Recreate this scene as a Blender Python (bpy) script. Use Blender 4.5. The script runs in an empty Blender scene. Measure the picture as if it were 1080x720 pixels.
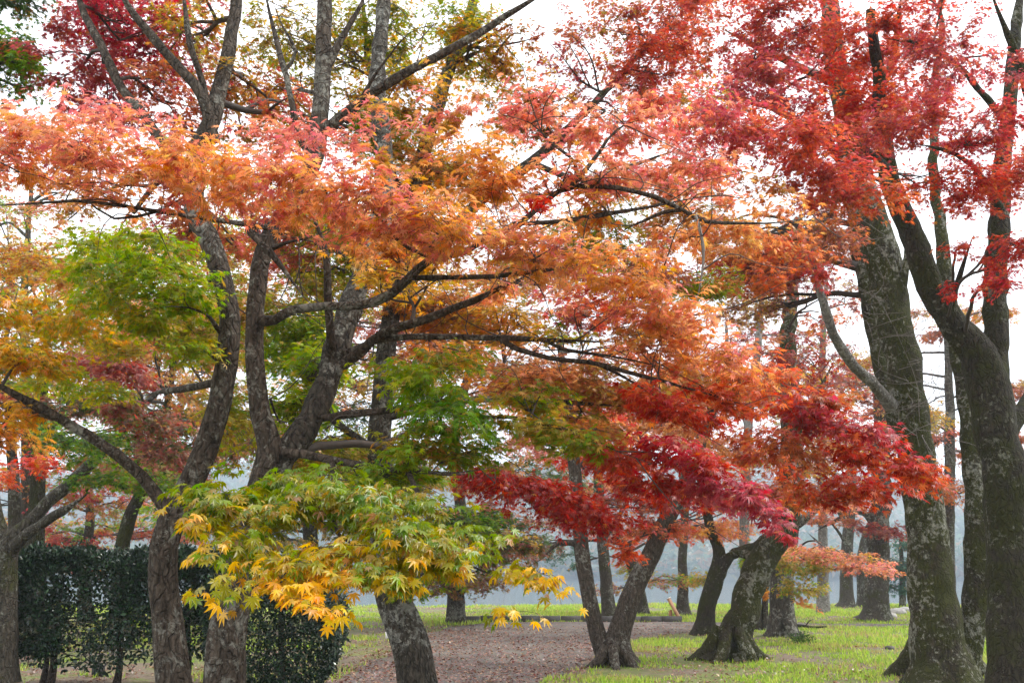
import bpy, math, random
import numpy as np
from mathutils import Vector

random.seed(11)
RNG = np.random.default_rng(11)
scene = bpy.context.scene
COL = scene.collection

# ------------------------------------------------------------------ camera, sky, sun, exposure
FOCAL = 1050.0                       # focal length in photo pixels (1080 wide)
EYE = 1.6
PITCH = math.atan(240 / FOCAL)       # eye level lies 240 px below the middle
cam_data = bpy.data.cameras.new('camera')
cam_data.sensor_width = 36.0
cam_data.lens = 35.0
cam_data.clip_start = 0.05
cam_data.clip_end = 5000
cam = bpy.data.objects.new('camera', cam_data)
cam.location = (0, 0, EYE)
cam.rotation_euler = (math.pi / 2 + PITCH, 0, 0)
COL.objects.link(cam)
scene.camera = cam

SUN_ELEV, SUN_AZ = math.radians(52), math.radians(75)
world = bpy.data.worlds.new('World')
scene.world = world
world.use_nodes = True
wn, wl = world.node_tree.nodes, world.node_tree.links
wn.clear()
w_out = wn.new('ShaderNodeOutputWorld')
w_bg = wn.new('ShaderNodeBackground')
w_sky = wn.new('ShaderNodeTexSky')
w_sky.sky_type = 'NISHITA'
w_sky.sun_disc = False
w_sky.sun_elevation = SUN_ELEV
w_sky.sun_rotation = SUN_AZ
w_cloud = wn.new('ShaderNodeTexNoise')
w_cloud.inputs['Scale'].default_value = 2.2
w_cloud.inputs['Detail'].default_value = 6
w_ramp = wn.new('ShaderNodeValToRGB')
w_ramp.color_ramp.elements[0].position = 0.3
w_ramp.color_ramp.elements[0].color = (0.74, 0.76, 0.80, 1)
w_ramp.color_ramp.elements[1].position = 0.7
w_ramp.color_ramp.elements[1].color = (1, 1, 1, 1)
w_gain = wn.new('ShaderNodeMixRGB')
w_gain.blend_type = 'MULTIPLY'
w_gain.inputs[0].default_value = 1
w_gain.inputs[2].default_value = (13, 13, 13, 1)
w_mix = wn.new('ShaderNodeMixRGB')
w_mix.inputs[0].default_value = 0.88         # overcast: cloud covers most of the blue
wl.new(w_cloud.outputs['Fac'], w_ramp.inputs[0])
wl.new(w_ramp.outputs[0], w_gain.inputs[1])
wl.new(w_sky.outputs[0], w_mix.inputs[1])
wl.new(w_gain.outputs[0], w_mix.inputs[2])
wl.new(w_mix.outputs[0], w_bg.inputs[0])
w_bg.inputs[1].default_value = 0.1
wl.new(w_bg.outputs[0], w_out.inputs[0])

sun_data = bpy.data.lights.new('sun', 'SUN')
sun_data.energy = 1.5
sun_data.angle = math.radians(12)
sun_data.color = (1.0, 0.95, 0.87)
sun = bpy.data.objects.new('sun', sun_data)
sd = Vector((math.sin(SUN_AZ) * math.cos(SUN_ELEV), math.cos(SUN_AZ) * math.cos(SUN_ELEV), math.sin(SUN_ELEV)))
sun.rotation_euler = sd.to_track_quat('Z', 'Y').to_euler()
sun.location = (20, 20, 40)
COL.objects.link(sun)

vs = scene.view_settings
vs.view_transform = 'Standard'
vs.look = 'None'
vs.gamma = 1
vs.use_curve_mapping = False
vs.exposure = 1.14
scene.render.engine = 'CYCLES'
cy = scene.cycles
cy.use_denoising = True
cy.max_bounces = 10
cy.diffuse_bounces = 5
cy.glossy_bounces = 3
cy.transmission_bounces = 6
cy.volume_bounces = 1
cy.sample_clamp_indirect = 6


# ------------------------------------------------------------------ small maths
def spot(px, py, dist):
    """World point at a photo pixel, on the vertical plane Y = dist."""
    u, v = (px - 540) / FOCAL, (360 - py) / FOCAL
    c, s = math.cos(PITCH), math.sin(PITCH)
    d = np.array([u, c - v * s, s + v * c])
    return np.array([0, 0, EYE]) + d * (dist / d[1])


def ground_spot(px, py, z=0.0):
    u, v = (px - 540) / FOCAL, (360 - py) / FOCAL
    c, s = math.cos(PITCH), math.sin(PITCH)
    d = np.array([u, c - v * s, s + v * c])
    return np.array([0, 0, EYE]) + d * ((z - EYE) / d[2])


_K = RNG.normal(size=(9, 3)); _K /= np.linalg.norm(_K, axis=1)[:, None]
_K *= np.array([1, 1, 1, 1.9, 2.1, 2, 3.7, 4.1, 3.9])[:, None]
_PH = RNG.uniform(0, 6.28, 9)
_AM = np.array([1, 1, 1, .55, .55, .55, .3, .3, .3]); _AM = _AM / _AM.sum()


def wave_noise(p):
    """Smooth pseudo noise, about -1..1, for an (n,3) array."""
    q = p + 0.35 * np.sin(p[:, [1, 2, 0]] * 1.7 + 0.6)
    return (np.sin(q @ _K.T * 2.2 + _PH) * _AM).sum(1) * 1.9


def linear(c):
    c = np.asarray(c, float) / 255
    return np.where(c <= 0.04045, c / 12.92, ((c + 0.055) / 1.055) ** 2.4)


def smooth_path(pts, step):
    """Catmull-Rom through rows of any width, resampled about every `step` metres."""
    P = np.asarray(pts, float)
    if len(P) == 2:
        n = max(3, int(np.linalg.norm(P[1, :3] - P[0, :3]) / step))
        t = np.linspace(0, 1, n)[:, None]
        return P[0] * (1 - t) + P[1] * t
    Q = np.vstack([2 * P[0] - P[1], P, 2 * P[-1] - P[-2]])
    out = []
    for i in range(1, len(Q) - 2):
        n = max(2, int(np.linalg.norm(Q[i + 1, :3] - Q[i, :3]) / step))
        t = (np.arange(n) / n)[:, None]
        a, b, c, d = Q[i - 1], Q[i], Q[i + 1], Q[i + 2]
        out.append(0.5 * (2 * b + (c - a) * t + (2 * a - 5 * b + 4 * c - d) * t ** 2 + (3 * b - a - 3 * c + d) * t ** 3))
    out.append(P[-1:])
    return np.vstack(out)


# ------------------------------------------------------------------ mesh building
class Shape:
    """Collects vertices and faces (triangles or quads) of one mesh object."""
    def __init__(self):
        self.v, self.f3, self.f4, self.c, self.n = [], [], [], [], 0

    def add(self, v, f3=None, f4=None, colour=None):
        v = np.asarray(v, float)
        if f3 is not None and len(f3):
            self.f3.append(np.asarray(f3, int) + self.n)
        if f4 is not None and len(f4):
            self.f4.append(np.asarray(f4, int) + self.n)
        if colour is not None:
            self.c.append(np.broadcast_to(np.asarray(colour, float), (len(v), 3)))
        self.v.append(v)
        self.n += len(v)

    def tube(self, path, radii, sides=6, rough=0.0, flare=0.0, ground=0.0, freq=5.0):
        P = np.asarray(path, float); n = len(P)
        R = np.broadcast_to(np.asarray(radii, float), (n,))
        T = np.gradient(P, axis=0)
        T /= np.linalg.norm(T, axis=1)[:, None] + 1e-9
        up = np.array([0.0, 1.0, 0.0]) if abs(T[0, 1]) < 0.9 else np.array([1.0, 0, 0])
        U = np.zeros((n, 3))
        u = up - T[0] * up.dot(T[0]); u /= np.linalg.norm(u)
        for i in range(n):
            u = u - T[i] * u.dot(T[i]); u /= np.linalg.norm(u) + 1e-9
            U[i] = u
        W = np.cross(T, U)
        th = np.arange(sides) / sides * 2 * math.pi
        ring = U[:, None, :] * np.cos(th)[None, :, None] + W[:, None, :] * np.sin(th)[None, :, None]
        rr = np.repeat(R[:, None], sides, 1)
        if rough:
            q = (P[:, None, :] + ring * R[:, None, None]).reshape(-1, 3) * freq
            q[:, 2] *= 0.45
            rr = rr * (1 + rough * (0.6 * wave_noise(q) + 0.5 * wave_noise(q * 0.35 + 7) + 0.28 * wave_noise(q * 3.1 + 3)).reshape(n, sides))
        if flare:
            h = np.maximum(P[:, 2] - ground, 0)[:, None]
            lob = 0.55 + 0.45 * np.cos(th * 5 + 1.3 + 0.6 * np.sin(th * 2))[None, :] + 0.25 * np.cos(th * 3 + 0.4)[None, :]
            rr = rr * (1 + flare * np.exp(-h / 0.22) * lob + 0.12 * flare * np.exp(-h / 0.7))
        V = (P[:, None, :] + ring * rr[:, :, None]).reshape(-1, 3)
        i = np.arange(n - 1)[:, None] * sides; j = np.arange(sides)[None, :]; k = (j + 1) % sides
        F = np.stack([i + j, i + k, i + sides + k, i + sides + j], -1).reshape(-1, 4)
        end = V[-sides:].mean(0)[None]
        cap = np.stack([(n - 1) * sides + np.arange(sides), (n - 1) * sides + (np.arange(sides) + 1) % sides,
                        np.full(sides, n * sides)], -1)
        self.add(np.vstack([V, end]), cap, F)

    def box(self, c, size, rot=None):
        s = np.array(size) / 2
        v = np.array([[x, y, z] for x in (-1, 1) for y in (-1, 1) for z in (-1, 1)], float) * s
        if rot is not None:
            v = v @ np.asarray(rot).T
        self.add(v + np.array(c), None, [[0, 1, 3, 2], [4, 6, 7, 5], [0, 4, 5, 1], [2, 3, 7, 6], [0, 2, 6, 4], [1, 5, 7, 3]])

    def build(self, name, material, parent=None, origin=None, smooth=False):
        V = np.vstack(self.v)
        if origin is not None:
            V = V - np.asarray(origin)
        f3 = np.vstack(self.f3) if self.f3 else np.zeros((0, 3), int)
        f4 = np.vstack(self.f4) if self.f4 else np.zeros((0, 4), int)
        me = bpy.data.meshes.new(name)
        me.vertices.add(len(V))
        me.vertices.foreach_set('co', V.astype(np.float32).ravel())
        loops = np.concatenate([f3.ravel(), f4.ravel()])
        me.loops.add(len(loops))
        me.loops.foreach_set('vertex_index', loops.astype(np.int32))
        starts = np.concatenate([np.arange(len(f3)) * 3, len(f3) * 3 + np.arange(len(f4)) * 4])
        me.polygons.add(len(starts))
        me.polygons.foreach_set('loop_start', starts.astype(np.int32))
        me.update(calc_edges=True)
        if self.c:
            at = me.attributes.new('own_colour', 'FLOAT_COLOR', 'POINT')
            cc = np.ones((len(V), 4), np.float32); cc[:, :3] = np.vstack(self.c)
            at.data.foreach_set('color', cc.ravel())
        if smooth:
            me.polygons.foreach_set('use_smooth', np.ones(len(starts), bool))
        me.validate()
        me.materials.append(material)
        ob = bpy.data.objects.new(name, me)
        COL.objects.link(ob)
        if parent is not None:
            ob.parent = parent
        elif origin is not None:
            ob.location = origin
        return ob


def thing(name, label, category, loc, group=None):
    o = bpy.data.objects.new(name, None)
    o.empty_display_size = 0.3
    o.location = loc
    o['label'] = label
    o['category'] = category
    if group:
        o['group'] = group
    COL.objects.link(o)
    return o


# ------------------------------------------------------------------ materials
def new_mat(name):
    m = bpy.data.materials.new(name)
    m.use_nodes = True
    m.node_tree.nodes.clear()
    return m, m.node_tree.nodes, m.node_tree.links


def leaf_mat(name, gloss=0.10, rough=0.42, through=0.45):
    m, N, L = new_mat(name)
    out = N.new('ShaderNodeOutputMaterial')
    at = N.new('ShaderNodeAttribute'); at.attribute_name = 'own_colour'
    dif = N.new('ShaderNodeBsdfDiffuse')
    tr = N.new('ShaderNodeBsdfTranslucent')
    hs = N.new('ShaderNodeHueSaturation'); hs.inputs['Saturation'].default_value = 1.04; hs.inputs['Value'].default_value = 1.5
    gl = N.new('ShaderNodeBsdfGlossy'); gl.inputs['Roughness'].default_value = rough
    mx = N.new('ShaderNodeMixShader'); mx.inputs[0].default_value = through
    mg = N.new('ShaderNodeMixShader')
    fr = N.new('ShaderNodeFresnel'); fr.inputs[0].default_value = 1.45
    mul = N.new('ShaderNodeMath'); mul.operation = 'MULTIPLY_ADD'; mul.inputs[1].default_value = gloss * 5; mul.inputs[2].default_value = gloss * 0.25
    L.new(at.outputs['Color'], dif.inputs[0])
    L.new(at.outputs['Color'], hs.inputs['Color']); L.new(hs.outputs[0], tr.inputs[0])
    L.new(dif.outputs[0], mx.inputs[1]); L.new(tr.outputs[0], mx.inputs[2])
    L.new(fr.outputs[0], mul.inputs[0]); L.new(mul.outputs[0], mg.inputs[0])
    L.new(mx.outputs[0], mg.inputs[1]); L.new(gl.outputs[0], mg.inputs[2])
    L.new(mg.outputs[0], out.inputs[0])
    return m


def bark_mat(name, dark, light, lichen=None, lichen_amount=0.0, moss=None, moss_amount=0.0, scale=1.0):
    m, N, L = new_mat(name)
    out = N.new('ShaderNodeOutputMaterial')
    bs = N.new('ShaderNodeBsdfPrincipled'); bs.inputs['Roughness'].default_value = 0.85
    bs.inputs['Specular IOR Level'].default_value = 0.25
    tc = N.new('ShaderNodeTexCoord')
    mp = N.new('ShaderNodeMapping'); mp.inputs['Scale'].default_value = (1, 1, 0.28)
    L.new(tc.outputs['Object'], mp.inputs[0])

    def noise(src, sc, det=6, rough=0.6, dist=0.0):
        n = N.new('ShaderNodeTexNoise')
        n.inputs['Scale'].default_value = sc * scale; n.inputs['Detail'].default_value = det
        n.inputs['Roughness'].default_value = rough; n.inputs['Distortion'].default_value = dist
        L.new(src, n.inputs[0])
        return n.outputs['Fac']

    def ramp(src, p0, p1):
        r = N.new('ShaderNodeMapRange'); r.inputs['From Min'].default_value = p0; r.inputs['From Max'].default_value = p1
        L.new(src, r.inputs[0])
        return r.outputs[0]

    def mix(f, a, b):
        x = N.new('ShaderNodeMixRGB')
        if f is not None:
            L.new(f, x.inputs[0])
        for k, c in ((1, a), (2, b)):
            if isinstance(c, tuple):
                x.inputs[k].default_value = (*c, 1)
            else:
                L.new(c, x.inputs[k])
        return x.outputs[0]

    grain = noise(mp.outputs[0], 34, 8, 0.7, 0.3)
    colour = mix(ramp(grain, 0.36, 0.66), dark, light)
    if moss_amount:
        mm = noise(tc.outputs['Object'], 2.4, 9, 0.72)
        colour = mix(ramp(mm, 0.62 - moss_amount * 0.25, 0.70 - moss_amount * 0.2), colour, moss)
        mf = noise(tc.outputs['Object'], 55, 4, 0.7)
        colour = mix(ramp(mf, 0.35, 0.8), colour, mix(None, colour, dark))
    if lichen_amount:
        ll = noise(tc.outputs['Object'], 13.0, 10, 0.8, 0.3)
        band = noise(tc.outputs['Object'], 1.8, 3, 0.5)
        add = N.new('ShaderNodeMath'); add.operation = 'MULTIPLY_ADD'; add.inputs[1].default_value = 0.5; 
        L.new(band, add.inputs[0]); L.new(ll, add.inputs[2])
        t = 0.90 - lichen_amount * 0.22
        tone = mix(ramp(noise(tc.outputs['Object'], 21, 5, 0.6), 0.35, 0.65), tuple(x * 0.62 for x in lichen), lichen)
        colour = mix(ramp(add.outputs[0], t, t + 0.05), colour, tone)
    L.new(colour, bs.inputs['Base Color'])
    bp = N.new('ShaderNodeBump'); bp.inputs['Strength'].default_value = 1.0; bp.inputs['Distance'].default_value = 0.04
    fine = noise(tc.outputs['Object'], 60, 6, 0.7)
    warp = N.new('ShaderNodeVectorMath'); warp.operation = 'MULTIPLY_ADD'
    wnz = N.new('ShaderNodeTexNoise'); wnz.inputs['Scale'].default_value = 7; L.new(tc.outputs['Object'], wnz.inputs[0])
    L.new(wnz.outputs['Color'], warp.inputs[0]); warp.inputs[1].default_value = (.16, .16, .10); L.new(mp.outputs[0], warp.inputs[2])
    vo = N.new('ShaderNodeTexVoronoi'); vo.feature = 'DISTANCE_TO_EDGE'; vo.inputs['Scale'].default_value = 20 * scale
    L.new(warp.outputs[0], vo.inputs[0])
    crack = ramp(vo.outputs['Distance'], 0.0, 0.16)
    cm = N.new('ShaderNodeMixRGB'); cm.blend_type = 'MULTIPLY'; cm.inputs[0].default_value = 0.32
    cr = N.new('ShaderNodeValToRGB'); cr.color_ramp.elements[0].color = (.35, .33, .30, 1)
    L.new(crack, cr.inputs[0]); L.new(colour, cm.inputs[1]); L.new(cr.outputs[0], cm.inputs[2]); L.new(cm.outputs[0], bs.inputs['Base Color'])
    gp = N.new('ShaderNodeMath'); gp.operation = 'MULTIPLY_ADD'; gp.inputs[1].default_value = 0.7; L.new(crack, gp.inputs[0]); L.new(grain, gp.inputs[2])
    ad = N.new('ShaderNodeMath'); ad.operation = 'MULTIPLY_ADD'; ad.inputs[1].default_value = 0.4
    L.new(fine, ad.inputs[0]); L.new(gp.outputs[0], ad.inputs[2])
    L.new(ad.outputs[0], bp.inputs['Height'])
    L.new(bp.outputs[0], bs.inputs['Normal'])
    L.new(bs.outputs[0], out.inputs[0])
    return m


def plain_mat(name, colour, rough=0.8, vary=0.25, scale=20):
    m, N, L = new_mat(name)
    out = N.new('ShaderNodeOutputMaterial')
    bs = N.new('ShaderNodeBsdfPrincipled'); bs.inputs['Roughness'].default_value = rough
    tc = N.new('ShaderNodeTexCoord'); n = N.new('ShaderNodeTexNoise'); n.inputs['Scale'].default_value = scale; n.inputs['Detail'].default_value = 6
    r = N.new('ShaderNodeValToRGB')
    r.color_ramp.elements[0].color = (*[c * (1 - vary) for c in colour], 1); r.color_ramp.elements[0].position = 0.3
    r.color_ramp.elements[1].color = (*[min(1, c * (1 + vary)) for c in colour], 1); r.color_ramp.elements[1].position = 0.7
    L.new(tc.outputs['Object'], n.inputs[0]); L.new(n.outputs['Fac'], r.inputs[0]); L.new(r.outputs[0], bs.inputs['Base Color'])
    bp = N.new('ShaderNodeBump'); bp.inputs['Strength'].default_value = 0.4; bp.inputs['Distance'].default_value = 0.01
    L.new(n.outputs['Fac'], bp.inputs['Height']); L.new(bp.outputs[0], bs.inputs['Normal'])
    L.new(bs.outputs[0], out.inputs[0])
    return m


LEAF = leaf_mat('maple_leaf', gloss=0.016, rough=0.42, through=0.5)
LEAF_FAR = leaf_mat('far_leaf', gloss=0.015, rough=0.5, through=0.5)
LEAF_GLOSSY = leaf_mat('camellia_leaf', gloss=0.09, rough=0.33, through=0.12)
GRASS_BLADE = leaf_mat('grass_blade', gloss=0.03, through=0.4)
LITTER = leaf_mat('fallen_leaf', gloss=0.04, through=0.1)
BARK_NEAR = bark_mat('grey_brown_bark', (0.030, 0.022, 0.015), (0.145, 0.113, 0.086), (0.30, 0.29, 0.245), 0.47)
BARK_LICHEN = bark_mat('lichened_bark', (0.024, 0.020, 0.015), (0.125, 0.108, 0.084), (0.36, 0.355, 0.31), 0.60)
BARK_MOSS = bark_mat('mossy_bark', (0.018, 0.014, 0.008), (0.095, 0.076, 0.050), (0.34, 0.335, 0.27), 0.46, (0.054, 0.058, 0.007), 0.92)
BARK_DARK = bark_mat('dark_mossy_bark', (0.016, 0.013, 0.008), (0.075, 0.061, 0.042), (0.22, 0.22, 0.17), 0.28, (0.040, 0.043, 0.006), 0.75)
BARK_FAR = bark_mat('far_bark', (0.035, 0.029, 0.022), (0.135, 0.114, 0.086), (0.30, 0.30, 0.25), 0.5, (0.06, 0.062, 0.016), 0.45)
BARK_PALE = bark_mat('pale_bark', (0.13, 0.115, 0.10), (0.30, 0.28, 0.25), (0.44, 0.43, 0.40), 0.6)
TWIG = plain_mat('twig_bark', (0.055, 0.042, 0.034), 0.8)
TWIG_PALE = plain_mat('pale_twig_bark', (0.15, 0.13, 0.115), 0.8)

# ------------------------------------------------------------------ leaf colours (sRGB swatches)
PAL = {
    'pink': [(222, 116, 112), (226, 132, 118), (212, 104, 118), (230, 150, 110), (220, 124, 100)],
    'salmon': [(228, 150, 110), (236, 174, 104), (224, 130, 112), (218, 116, 122), (228, 108, 116), (232, 152, 90)],
    'orange': [(230, 158, 82), (224, 138, 74), (238, 178, 86), (222, 128, 88), (234, 168, 100), (236, 186, 92)],
    'amber': [(228, 172, 62), (220, 150, 52), (232, 186, 76), (206, 158, 56), (216, 128, 58)],
    'orangered': [(220, 98, 50), (210, 76, 46), (230, 126, 60), (202, 60, 44)],
    'red': [(196, 52, 42), (210, 68, 46), (180, 40, 46), (218, 88, 54), (192, 48, 60)],
    'redpink': [(200, 66, 58), (212, 98, 92), (184, 56, 66), (220, 108, 66), (198, 84, 100), (226, 128, 78)],
    'crimson': [(184, 36, 64), (200, 52, 78), (164, 28, 56), (206, 62, 68), (192, 40, 54)],
    'rose': [(184, 70, 92), (200, 90, 108), (168, 56, 76), (194, 96, 96), (178, 76, 70)],
    'darkred': [(146, 42, 38), (166, 50, 42), (122, 36, 36), (180, 66, 48)],
    'yellow': [(234, 190, 48), (230, 176, 42), (216, 190, 50), (236, 182, 56), (200, 182, 48)],
    'limegold': [(150, 158, 34), (184, 168, 40), (130, 150, 34), (206, 164, 44), (116, 142, 34)],
    'lime': [(138, 160, 32), (158, 168, 38), (116, 148, 32), (174, 172, 42), (124, 154, 34)],
    'green': [(106, 142, 36), (124, 154, 40), (86, 130, 34), (140, 156, 42)],
    'darkgreen': [(56, 90, 38), (70, 104, 42), (48, 78, 36), (84, 110, 46)],
    'olive': [(182, 154, 60), (166, 148, 56), (196, 164, 66), (150, 140, 50), (196, 136, 58)],
    'rust': [(194, 118, 62), (176, 100, 56), (206, 136, 68), (166, 104, 60), (190, 98, 60)],
    'mauve': [(150, 86, 84), (164, 100, 92), (136, 74, 76), (170, 92, 72), (150, 104, 84)],
    'camellia': [(26, 46, 28), (32, 56, 32), (22, 40, 28), (38, 62, 36)],
    'pine': [(64, 104, 84), (76, 116, 92), (56, 92, 76)],
}
PAL = {k: np.array([linear(c) for c in v]) for k, v in PAL.items()}


# ------------------------------------------------------------------ leaf outlines
def leaf_shape(detail):
    """Palmate maple leaf; base at the origin, longest lobe along +Y, one unit long."""
    if detail == 3:
        lobes = [(-112, .45), (-74, .74), (-37, .93), (0, 1.0), (37, .93), (74, .74), (112, .45)]
    elif detail == 2:
        lobes = [(-105, .50), (-70, .76), (-35, .94), (0, 1.0), (35, .94), (70, .76), (105, .50)]
    else:
        lobes = [(-95, .6), (-46, .9), (0, 1.0), (46, .9), (95, .6)]
    V, F, tip = [(0, 0, 0)], [], [0.0]

    def pt(a, r, z):
        a = math.radians(a)
        V.append((math.sin(a) * r, math.cos(a) * r, z)); tip.append(min(1.0, r))
        return len(V) - 1
    gap = lobes[1][0] - lobes[0][0]
    notch = []
    for i in range(len(lobes) + 1):
        if i == 0:
            a, r = lobes[0][0] - gap * 0.55, 0.16
        elif i == len(lobes):
            a, r = lobes[-1][0] + gap * 0.55, 0.16
        else:
            a, r = (lobes[i - 1][0] + lobes[i][0]) / 2, 0.36 * min(lobes[i - 1][1], lobes[i][1]) + 0.02
        notch.append(pt(a, r, 0.03))
    for i, (a, r) in enumerate(lobes):
        t = pt(a, r, -0.20 * r * r)
        if detail == 3:
            l, q = pt(a - 13, r * .58, 0.0), pt(a + 13, r * .58, 0.0)
            F += [(0, notch[i], l), (0, l, t), (0, t, q), (0, q, notch[i + 1])]
        else:
            F += [(0, notch[i], t), (0, t, notch[i + 1])]
    if detail == 3:                  # the leaf stalk
        b = len(V)
        V += [(-0.022, 0, 0), (0.022, 0, 0), (0.0, -0.62, 0.12)]; tip += [0.9, 0.9, 0.9]
        F.append((b, b + 1, b + 2))
    return np.array(V, float), np.array(F, int), np.array(tip)


def oval_leaf():
    V = np.array([(0, 0, 0), (-.22, .3, .05), (.22, .3, .05), (-.22, .65, .04), (.22, .65, .04), (0, 1, -.08), (0, .35, 0), (0, .68, -.02)], float)
    F = np.array([(0, 6, 1), (0, 2, 6), (1, 6, 3), (6, 7, 3), (6, 2, 4), (6, 4, 7), (3, 7, 5), (7, 4, 5)], int)
    return V, F, np.array([0, .4, .4, .7, .7, 1, .2, .5])


LEAVES = {1: leaf_shape(1), 2: leaf_shape(2), 3: leaf_shape(3), 'oval': oval_leaf()}


def unit(a):
    return a / (np.linalg.norm(a, axis=-1, keepdims=True) + 1e-9)


def put_leaves(shape, pos, axis, normal, size, colour, kind, edge=0.25):
    """One leaf per row: base position, direction of the tip, upper side, length, colour."""
    V, F, tip = LEAVES[kind]
    n = len(pos)
    if n == 0:
        return
    Y = unit(axis)
    Z = unit(normal - Y * (normal * Y).sum(1, keepdims=True))
    X = np.cross(Y, Z)
    curl = RNG.uniform(0.2, 2.4, n)
    sx = RNG.uniform(0.82, 1.12, n)
    loc = np.repeat(V[None], n, 0)
    loc[:, :, 2] *= curl[:, None]
    loc[:, :, 0] *= sx[:, None]
    W = (loc[:, :, 0, None] * X[:, None] + loc[:, :, 1, None] * Y[:, None] + loc[:, :, 2, None] * Z[:, None])
    W = W * size[:, None, None] + pos[:, None]
    warm = colour * np.array([1.04, 0.88, 0.84])
    k = (edge * RNG.uniform(0, 1.6, n))[:, None, None] * tip[None, :, None]
    C = colour[:, None] * (1 - k) + warm[:, None] * k
    faces = (F[None] + (np.arange(n) * len(V))[:, None, None]).reshape(-1, 3)
    shape.add(W.reshape(-1, 3), faces, None, np.clip(C.reshape(-1, 3), 0, 0.95))


def pick_colours(pal, pos, twig_of):
    """Leaf colours: one base tone per twig drifting smoothly through the crown, jitter per leaf."""
    names = pal if isinstance(pal, (list, tuple)) else [pal]
    vivid = {'lime': 1.3, 'green': 1.3, 'limegold': 1.3, 'yellow': 1.1, 'amber': 1.0, 'salmon': .86, 'orange': .88, 'pink': .9, 'redpink': .9, 'rose': .9, 'orangered': .92, 'rust': .92}
    sw = np.vstack([np.clip(PAL[k].mean(1, keepdims=True) + (PAL[k] - PAL[k].mean(1, keepdims=True)) * vivid.get(k, 1.0), .004, .9) for k in names])
    m = len(sw)
    nt = twig_of.max() + 1
    tb = RNG.integers(0, m, nt)[twig_of]
    drift = np.clip((wave_noise(pos * 1.3) * 0.5 + 0.5) * m, 0, m - 1).astype(int)
    base = np.where(RNG.random(len(pos)) < 0.55, tb, drift)
    lum = sw.mean(1, keepdims=True)
    sw = np.clip(lum + (sw - lum) * 1.04, 0.004, 0.9)
    c = sw[base] * 0.62 + sw[RNG.integers(0, m, len(pos))] * 0.38
    odd = RNG.random(len(pos)) < 0.10          # stray leaves that turned earlier or later than their twig
    mix = np.vstack([PAL[k] for k in ('orange', 'olive', 'salmon', 'amber', 'rust')])
    c[odd] = 0.5 * c[odd] + 0.5 * mix[RNG.integers(0, len(mix), odd.sum())]
    return c * RNG.uniform(0.68, 1.18, (len(pos), 1)) * RNG.uniform(0.92, 1.08, (len(pos), 3))


# ------------------------------------------------------------------ trees
FULLNESS = 2.5                       # leaves per unit of nominal cover


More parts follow.
